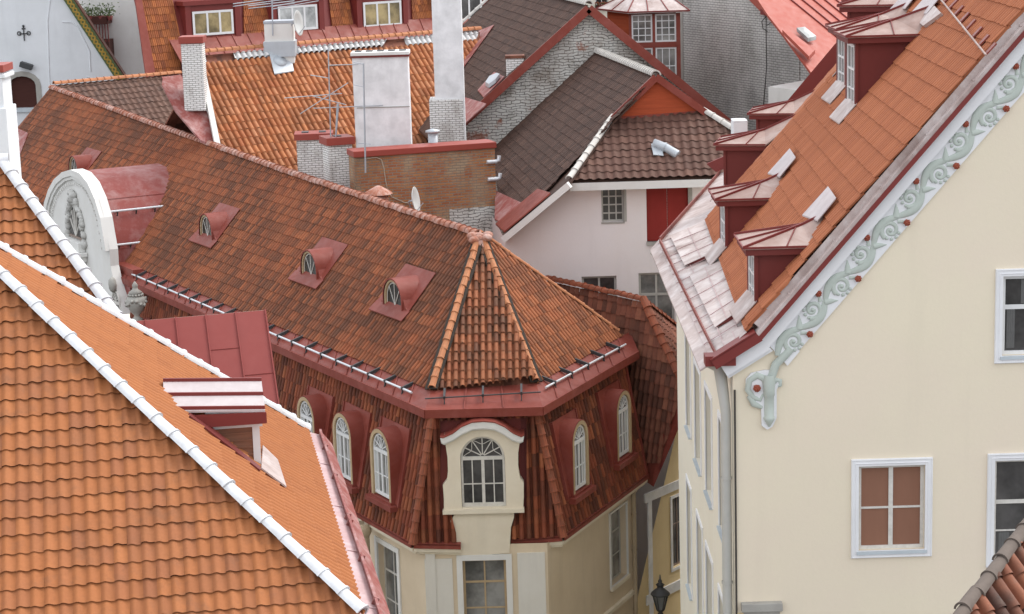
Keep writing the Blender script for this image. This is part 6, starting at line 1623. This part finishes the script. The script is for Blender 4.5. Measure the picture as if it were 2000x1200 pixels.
m = MB(); q = frW.px(1552, 26, .3); m.box(frW, q[0] - .16, q[0] + .16, .2, .45, q[1] - .05, q[1] + 2.2); o = m.build('radio_antenna', M['stucco'], None, .04); tag(o, 'white box shaped mobile antenna beside the cable-hung grey brick chimney', 'antenna')
# glazed bay
hY = thing('glazed_bay', 'red timber bay with white glazing bars under a pale hipped sheet roof', 'bay', V((at(1275, 80, 91).x, 92, 0)))
frY = Fr(V((at(1233, 100, 91).x, 91, 0)), X, -Yv); yp = lambda x, y, b=0: frY.px(x, y, b)
x0, x1 = 0.0, yp(1322, 100)[0]; zt, zb = yp(1275, 27)[1], yp(1275, 150)[1] - 2
m = MB(); xs_ = yp(1190, 20)[0]
m.poly([frY.p(0, -.02, zb), frY.p(0, -.02, zt), frY.p(xs_, -1.9, zt + .1), frY.p(xs_, -1.9, zb)]); m.box(frY, 0, x1, -1.8, -.06, 0, zt); m.build('wall', M['wood_red'], hY)
xm = (x0 + x1) / 2; zmid = yp(1275, 88)[1]
m = MB(); m.box(frY, x1 - .02, x1 + .16, -.1, .06, 0, zt); m.box(frY, xm - .06, xm + .06, -.05, .05, zb, zt); m.box(frY, 0, x1, -.05, .045, zmid - .12, zmid + .12); m.box(frY, -.08, .03, -.1, .04, zb, zt); m.build('timber_frame', M['red_metal'], hY)
for xa, xb in ((.03, xm - .06), (xm + .06, x1 - .02)):
    for za, zb_2 in ((zmid + .12, zt - .02), (zb, zmid - .12)):
        window(hY, frY, xa, xb, za, zb_2, .02, M['wood_white'], M['glass_grey'], vert=(.33, .66), hor=(.25, .5, .75), fw=.07, bar=.04, sub=False)
m = MB(); rz = zt + .05; R1, R2, R3, R4 = frY.p(-.15 - .0, .35, rz), frY.p(x1 + .55, .35, rz), frY.p(x1 + .4, -3, rz), frY.p(xs_ - .5, -2.2, rz + .05)
rt1, rt2 = frY.p(xm - .5, -1.5, rz + .95), frY.p(xm + .3, -1.6, rz + .95)
for t in ((R1, R2, rt2, rt1), (R2, R3, rt2), (R4, R1, rt1), (R3, R4, rt1, rt2)): m.slab(list(t), Z * .05)
rfY = m.build('roof', M['white_metal'], hY)
m = MB()
for a, b in ((R1, rt1), (R2, rt2), (R1.lerp(R2, .33), rt1.lerp(rt2, .3)), (R1.lerp(R2, .66), rt1.lerp(rt2, .7)), (R4, rt1), (R4.lerp(R1, .5), rt1), (R1, R2), (R2, R3), (R4, R1)): m.bar(a + Z * .06, b + Z * .06, .04, .06)
m.build('seam', M['red_plain'], rfY)
# cream wall with a window and red flowers behind the bay
hZ = house('far_house', 'pale house end with a dark window and red flowers, just behind the bay roof', (at(1170, 10, 104).x, 105)); frZ = Fr(V((at(1170, 10, 104).x, 104, 0)), X, -Yv)
zp = lambda x, y: frZ.px(x, y); a = zp(1120, -60); b = zp(1260, 60); h0 = zp(1162, -8); h1 = zp(1188, 9)
m = MB(); wall(m, frZ, [(a[0], 0), (b[0], 0), (b[0], a[1]), (a[0], a[1])], [(h0[0], h1[0], h1[1], h0[1])], .2); m.build('wall', M['cream_side'], hZ)
window(hZ, frZ, h0[0], h1[0], h1[1], h0[1], -.1, M['wood_white'], M['glass_dark'], vert=(.5,), fw=.06)
m = MB(); rf_ = random.Random(3); m.box(frZ, h0[0], h1[0], .0, .22, h1[1] - .18, h1[1] - .02, 1)
for k in range(120): p = frZ.p(rf_.uniform(h0[0], h1[0]), .1 + rf_.uniform(-.1, .15), h1[1] + rf_.uniform(-.08, .14)); m.ball(p, rf_.uniform(.02, .04), 0 if rf_.random() < .6 else 2, 5)
o = m.build('flower_box', [M['berry'], M['dark_wood'], M['leaf']], None); tag(o, 'box of red flowers under the dark window beyond the bay roof', 'flower box')
# red standing seam roof and grey block between
PN = plane(at(1560, 60, 82), V((.75, .66, 0)), V((.55, -.62, -.62)))
def pn(x, y, l=0): return onp(x, y, (PN[0] + PN[1] * (l if PN[1].z > 0 else -l), PN[1]))
hN = house('red_seam_house', 'house with a light red standing seam sheet roof beside the sooty grey brick wall', (pn(1590, 40).x + 2, pn(1590, 40).y + 2))
N_ = [pn(x, y) for x, y in ((1440, -60), (1720, -60), (1720, 60), (1590, 150), (1530, 68), (1500, 30))]
m = MB(); m.slab(N_, -Z * .12); rN = m.build('roof', M['red_lit'], hN)
m = MB()
for i in range(12):
    a = pn(1470 + i * 22, -60); b = pn(1470 + i * 22 + 240, 135); m.bar(a + Z * .02, b + Z * .02, .05, .07)
m.build('seam', M['red_plain'], rN)
m = MB(); m.slab([pn(x, y, .2) for x, y in ((1528, 66), (1536, 63), (1592, 105), (1580, 118))], Z * .15); m.build('verge_flashing', M['red_lit'], rN)
m = MB(); m.slab([pn(x, y, .15) for x, y in ((1556, 62), (1572, 60), (1594, 78), (1578, 82))], Z * .15); m.build('skylight', M['glass_pale'], rN)
m = MB(); c_ = [V((p.x, p.y, 0)) for p in (N_[5], N_[4], N_[3], N_[2], N_[1])]; m.slab(c_, Z * (N_[3].z - .6)); m.build('wall', M['stucco'], hN)
# little white chimney between brown roof and dormers
hcS = chimney(None, 'white_chimney', ((1432, 236), (1460, 236), 270), 66, .7, M['white'], M['white'], .05, .0, zb=6)[0]; tag(hcS, 'small white chimney squeezed between the brown roof and the red dormers', 'chimney')
m = MB(); 

# ================================================================== 13. dark red tiled house and yellow wall behind the corner house
zr = at(1085, 552, 69.6).z
La, Lb = at(1070, 549, 69.6), onz(1256, 590, zr)
PLm = plane3(La, Lb, at(1285, 880, 64.3))
Lh = onz(1256, 590, zr)
hL_ = house('yellow_house', 'yellow house under a dark red tiled hip roof, squeezed in behind the corner house', (at(1290, 900, 69).x, 70))
def pl_(x, y, l=0): return onp(x, y, (PLm[0] + Z * l, PLm[1]))
eLl = (Lb - La).normalized(); upL = pl_(1256, 590) - pl_(1285, 880); upL = upL - eLl * upL.dot(eLl)
if upL.z < 0: upL = -upL
tiles('roof_slope', hL_, pl_(1285, 890), eLl, upL, [[La, Lb, pl_(1335, 760), pl_(1290, 905), pl_(1180, 905), pl_(1060, 700)]], .24, .38, 'wave', .055, .04, M['dark_red_tile'], jit=.012, seed=101)
R3_ = at(1340, 655, 68.6); R4_ = at(1342, 790, 75.9)
PL2 = plane3(Lb, R3_, pl_(1330, 745)); u2 = (R3_ - Lb).normalized(); up2 = (Lb - pl_(1330, 745)); up2 = up2 - u2 * up2.dot(u2)
tiles('roof_slope', hL_, Lb, u2, up2, [[Lb, R3_, R3_ + (pl_(1330, 745) - Lb) * .9, pl_(1330, 745)]], .24, .38, 'wave', .05, .03, M['dark_red_tile'], jit=.008, seed=102)
m = MB(); ridge_caps(m, Lb + Z * .06, La + Z * .06, .13, .32, lap=.14, jit=.01); ridge_caps(m, Lb + Z * .03, R3_ + Z * .03, .12, .34, lap=.14, jit=.01); m.build('ridge', M['cap_red'], hL_)
m = MB(); ridge_caps(m, pl_(1332, 752) + Z * .08, Lb + Z * .08, .14, .36, lap=.14, jit=.01); m.build('hip_ridge', M['cap_red'], hL_)
m = MB(); m.slab([p - Z * .14 for p in (La, Lb, pl_(1335, 760), pl_(1290, 905), pl_(1180, 905), pl_(1060, 700))], -Z * .1); m.build('roof_deck', M['red_dark'], hL_)
yb_ = pl_(1268, 930)
m = MB(); m.slab([pl_(1330, 766, .1), pl_(1340, 775, .1), pl_(1276, 925, .1), pl_(1262, 915, .1)], -Z * .45); m.build('verge_board', M['red_metal'], hL_)
ya = onp(1268, 940, (pl_(1290, 905) + Z * 0, V((0, 1, 0)))); ey = V((.62, .785, 0)).normalized(); frQ = Fr(V((at(1262, 1000, 65.0).x, 65.0, 0)), ey, V((ey.y, -ey.x, 0)))
qp = lambda x, y, b=0: frQ.px(x, y, b)
hw_ = (qp(1312, 980)[0], qp(1334, 970)[0] + .3, qp(1312, 1112)[1], qp(1312, 975)[1])
xq = qp(1345, 900)[0] + 3; tq = qp(1268, 935)[1]
m = MB(); wall(m, frQ, [(-1.5, 0), (xq, 0), (xq, tq + 9), (qp(1338, 770)[0], qp(1338, 770)[1]), (qp(1270, 928)[0], qp(1270, 928)[1]), (-1.5, tq - 1.5)], [hw_], .2); m.build('wall', M['yellow'], hL_)
window(hL_, frQ, *hw_, -.12, M['frame_brown'], M['glass_dark'], vert=(.5,), hor=(.6,), fw=.06)
m = MB(); surround(m, frQ, *hw_, .10, .03)
a, b = qp(1268, 965), qp(1335, 935); m.box(frQ, -.1, xq, -.01, .05, a[1] - .24, a[1] + .06)
a = qp(1272, 1175); m.box(frQ, -.1, xq, -.01, .05, a[1] - .05, a[1] + .28); m.box(frQ, qp(1268, 1000)[0] - .1, qp(1268, 1000)[0] + .1, -.01, .045, 2, qp(1268, 965)[1]); m.build('wall_trim', M['white_old'], hL_)

# street lamp on the corner house
lp = at(1290, 1185, 60.5)
tl = thing('street_lamp', 'black lantern street lamp on a wall bracket between corner house and yellow house', 'street lamp', lp - Z * .55)
m = MB(); m.lathe(lp - Z * .2, [(.05, -.35), (.05, -.1), (.09, -.02), (.05, .02), (.12, .07), (.13, .10)], 12)
for k in range(6):
    t = 2 * math.pi * k / 6; m.bar(lp + V((.12 * math.cos(t), .12 * math.sin(t), -.10)), lp + V((.24 * math.cos(t), .24 * math.sin(t), .38)), .025, .025)
m.lathe(lp, [(.245, .37), (.30, .39), (.29, .44), (.16, .56), (.10, .60), (.10, .68), (.14, .70), (.05, .78), (.07, .82), (.03, .88), (.015, 1.02), (.0, 1.03)], 12); m.build('lantern_frame', M['iron'], tl)
m = MB(); m.lathe(lp, [(.11, -.09), (.225, .37)], 6); m.build('lantern_glass', M['glass_pale'], tl)
m = MB(); q = frR.loc(lp); m.tube([lp - Z * .53, frR.p(q[0], .02, q[2] - .53)], .035, 0, 8); m.tube([lp - Z * .53, lp - Z * .3], .03, 0, 8); m.tube([frR.p(q[0], .02, q[2] - .95), frR.p(q[0], q[1] * .5, q[2] - .85), lp - Z * .53], .02, 0, 6); m.build('bracket_arm', M['iron'], tl)
# ================================================================== 14. roof corner in the foreground, bottom right
oZ = at(2000, 1046, 24); 
frz = Fr(oZ, X, -Yv)
lo_ = at(1882, 1204, 22.2); dirz = (lo_ - oZ)
hQ = house('barrel_roof_house', 'corner of an old blackened barrel tile roof with a limed ridge, at the bottom edge', (oZ.x + 2, oZ.y, ))
upz = V((-.30, .0, 0)); 
sl_z = V((.35, -.62, -.62)).normalized()
PZ = plane(oZ, dirz, sl_z); ez = sl_z.cross(PZ[1]).normalized()
pz_ = lambda x, y: onp(x, y, PZ)
Tz = [oZ + (oZ - lo_) * 1.0, lo_ + (lo_ - oZ) * .6, lo_ + (lo_ - oZ) * .6 + sl_z * 3, oZ + (oZ - lo_) * 1.0 + sl_z * 3]
tiles('roof_slope', hQ, lo_, ez, -sl_z, [Tz], .24, .42, 'barrel', .08, .03, M['barrel_dark'], jit=.012, seed=111)
m = MB(); ridge_caps(m, lo_ + (lo_ - oZ) * .6 + Z * .06, oZ + (oZ - lo_) * 1.0 + Z * .06, .085, .42, lap=.12, jit=.015); m.build('ridge', M['cap_dirty'], hQ)
m = MB(); m.slab([p - Z * .12 for p in Tz], -Z * .3)
m.slab([Tz[0] - Z * .15, Tz[1] - Z * .15, Tz[1] + V((-.25, 1.0, -1.6)), Tz[0] + V((-.25, 1.0, -1.6))], -Z * .2)
cc = [V((p.x, p.y, 0)) for p in (Tz[1] + V((.4, 0, 0)), Tz[2], Tz[3], Tz[0] + V((.4, 0, 0)))]; m.slab(cc, Z * (Tz[2].z - .5)); m.build('wall', M['dark_red_tile'], hQ)
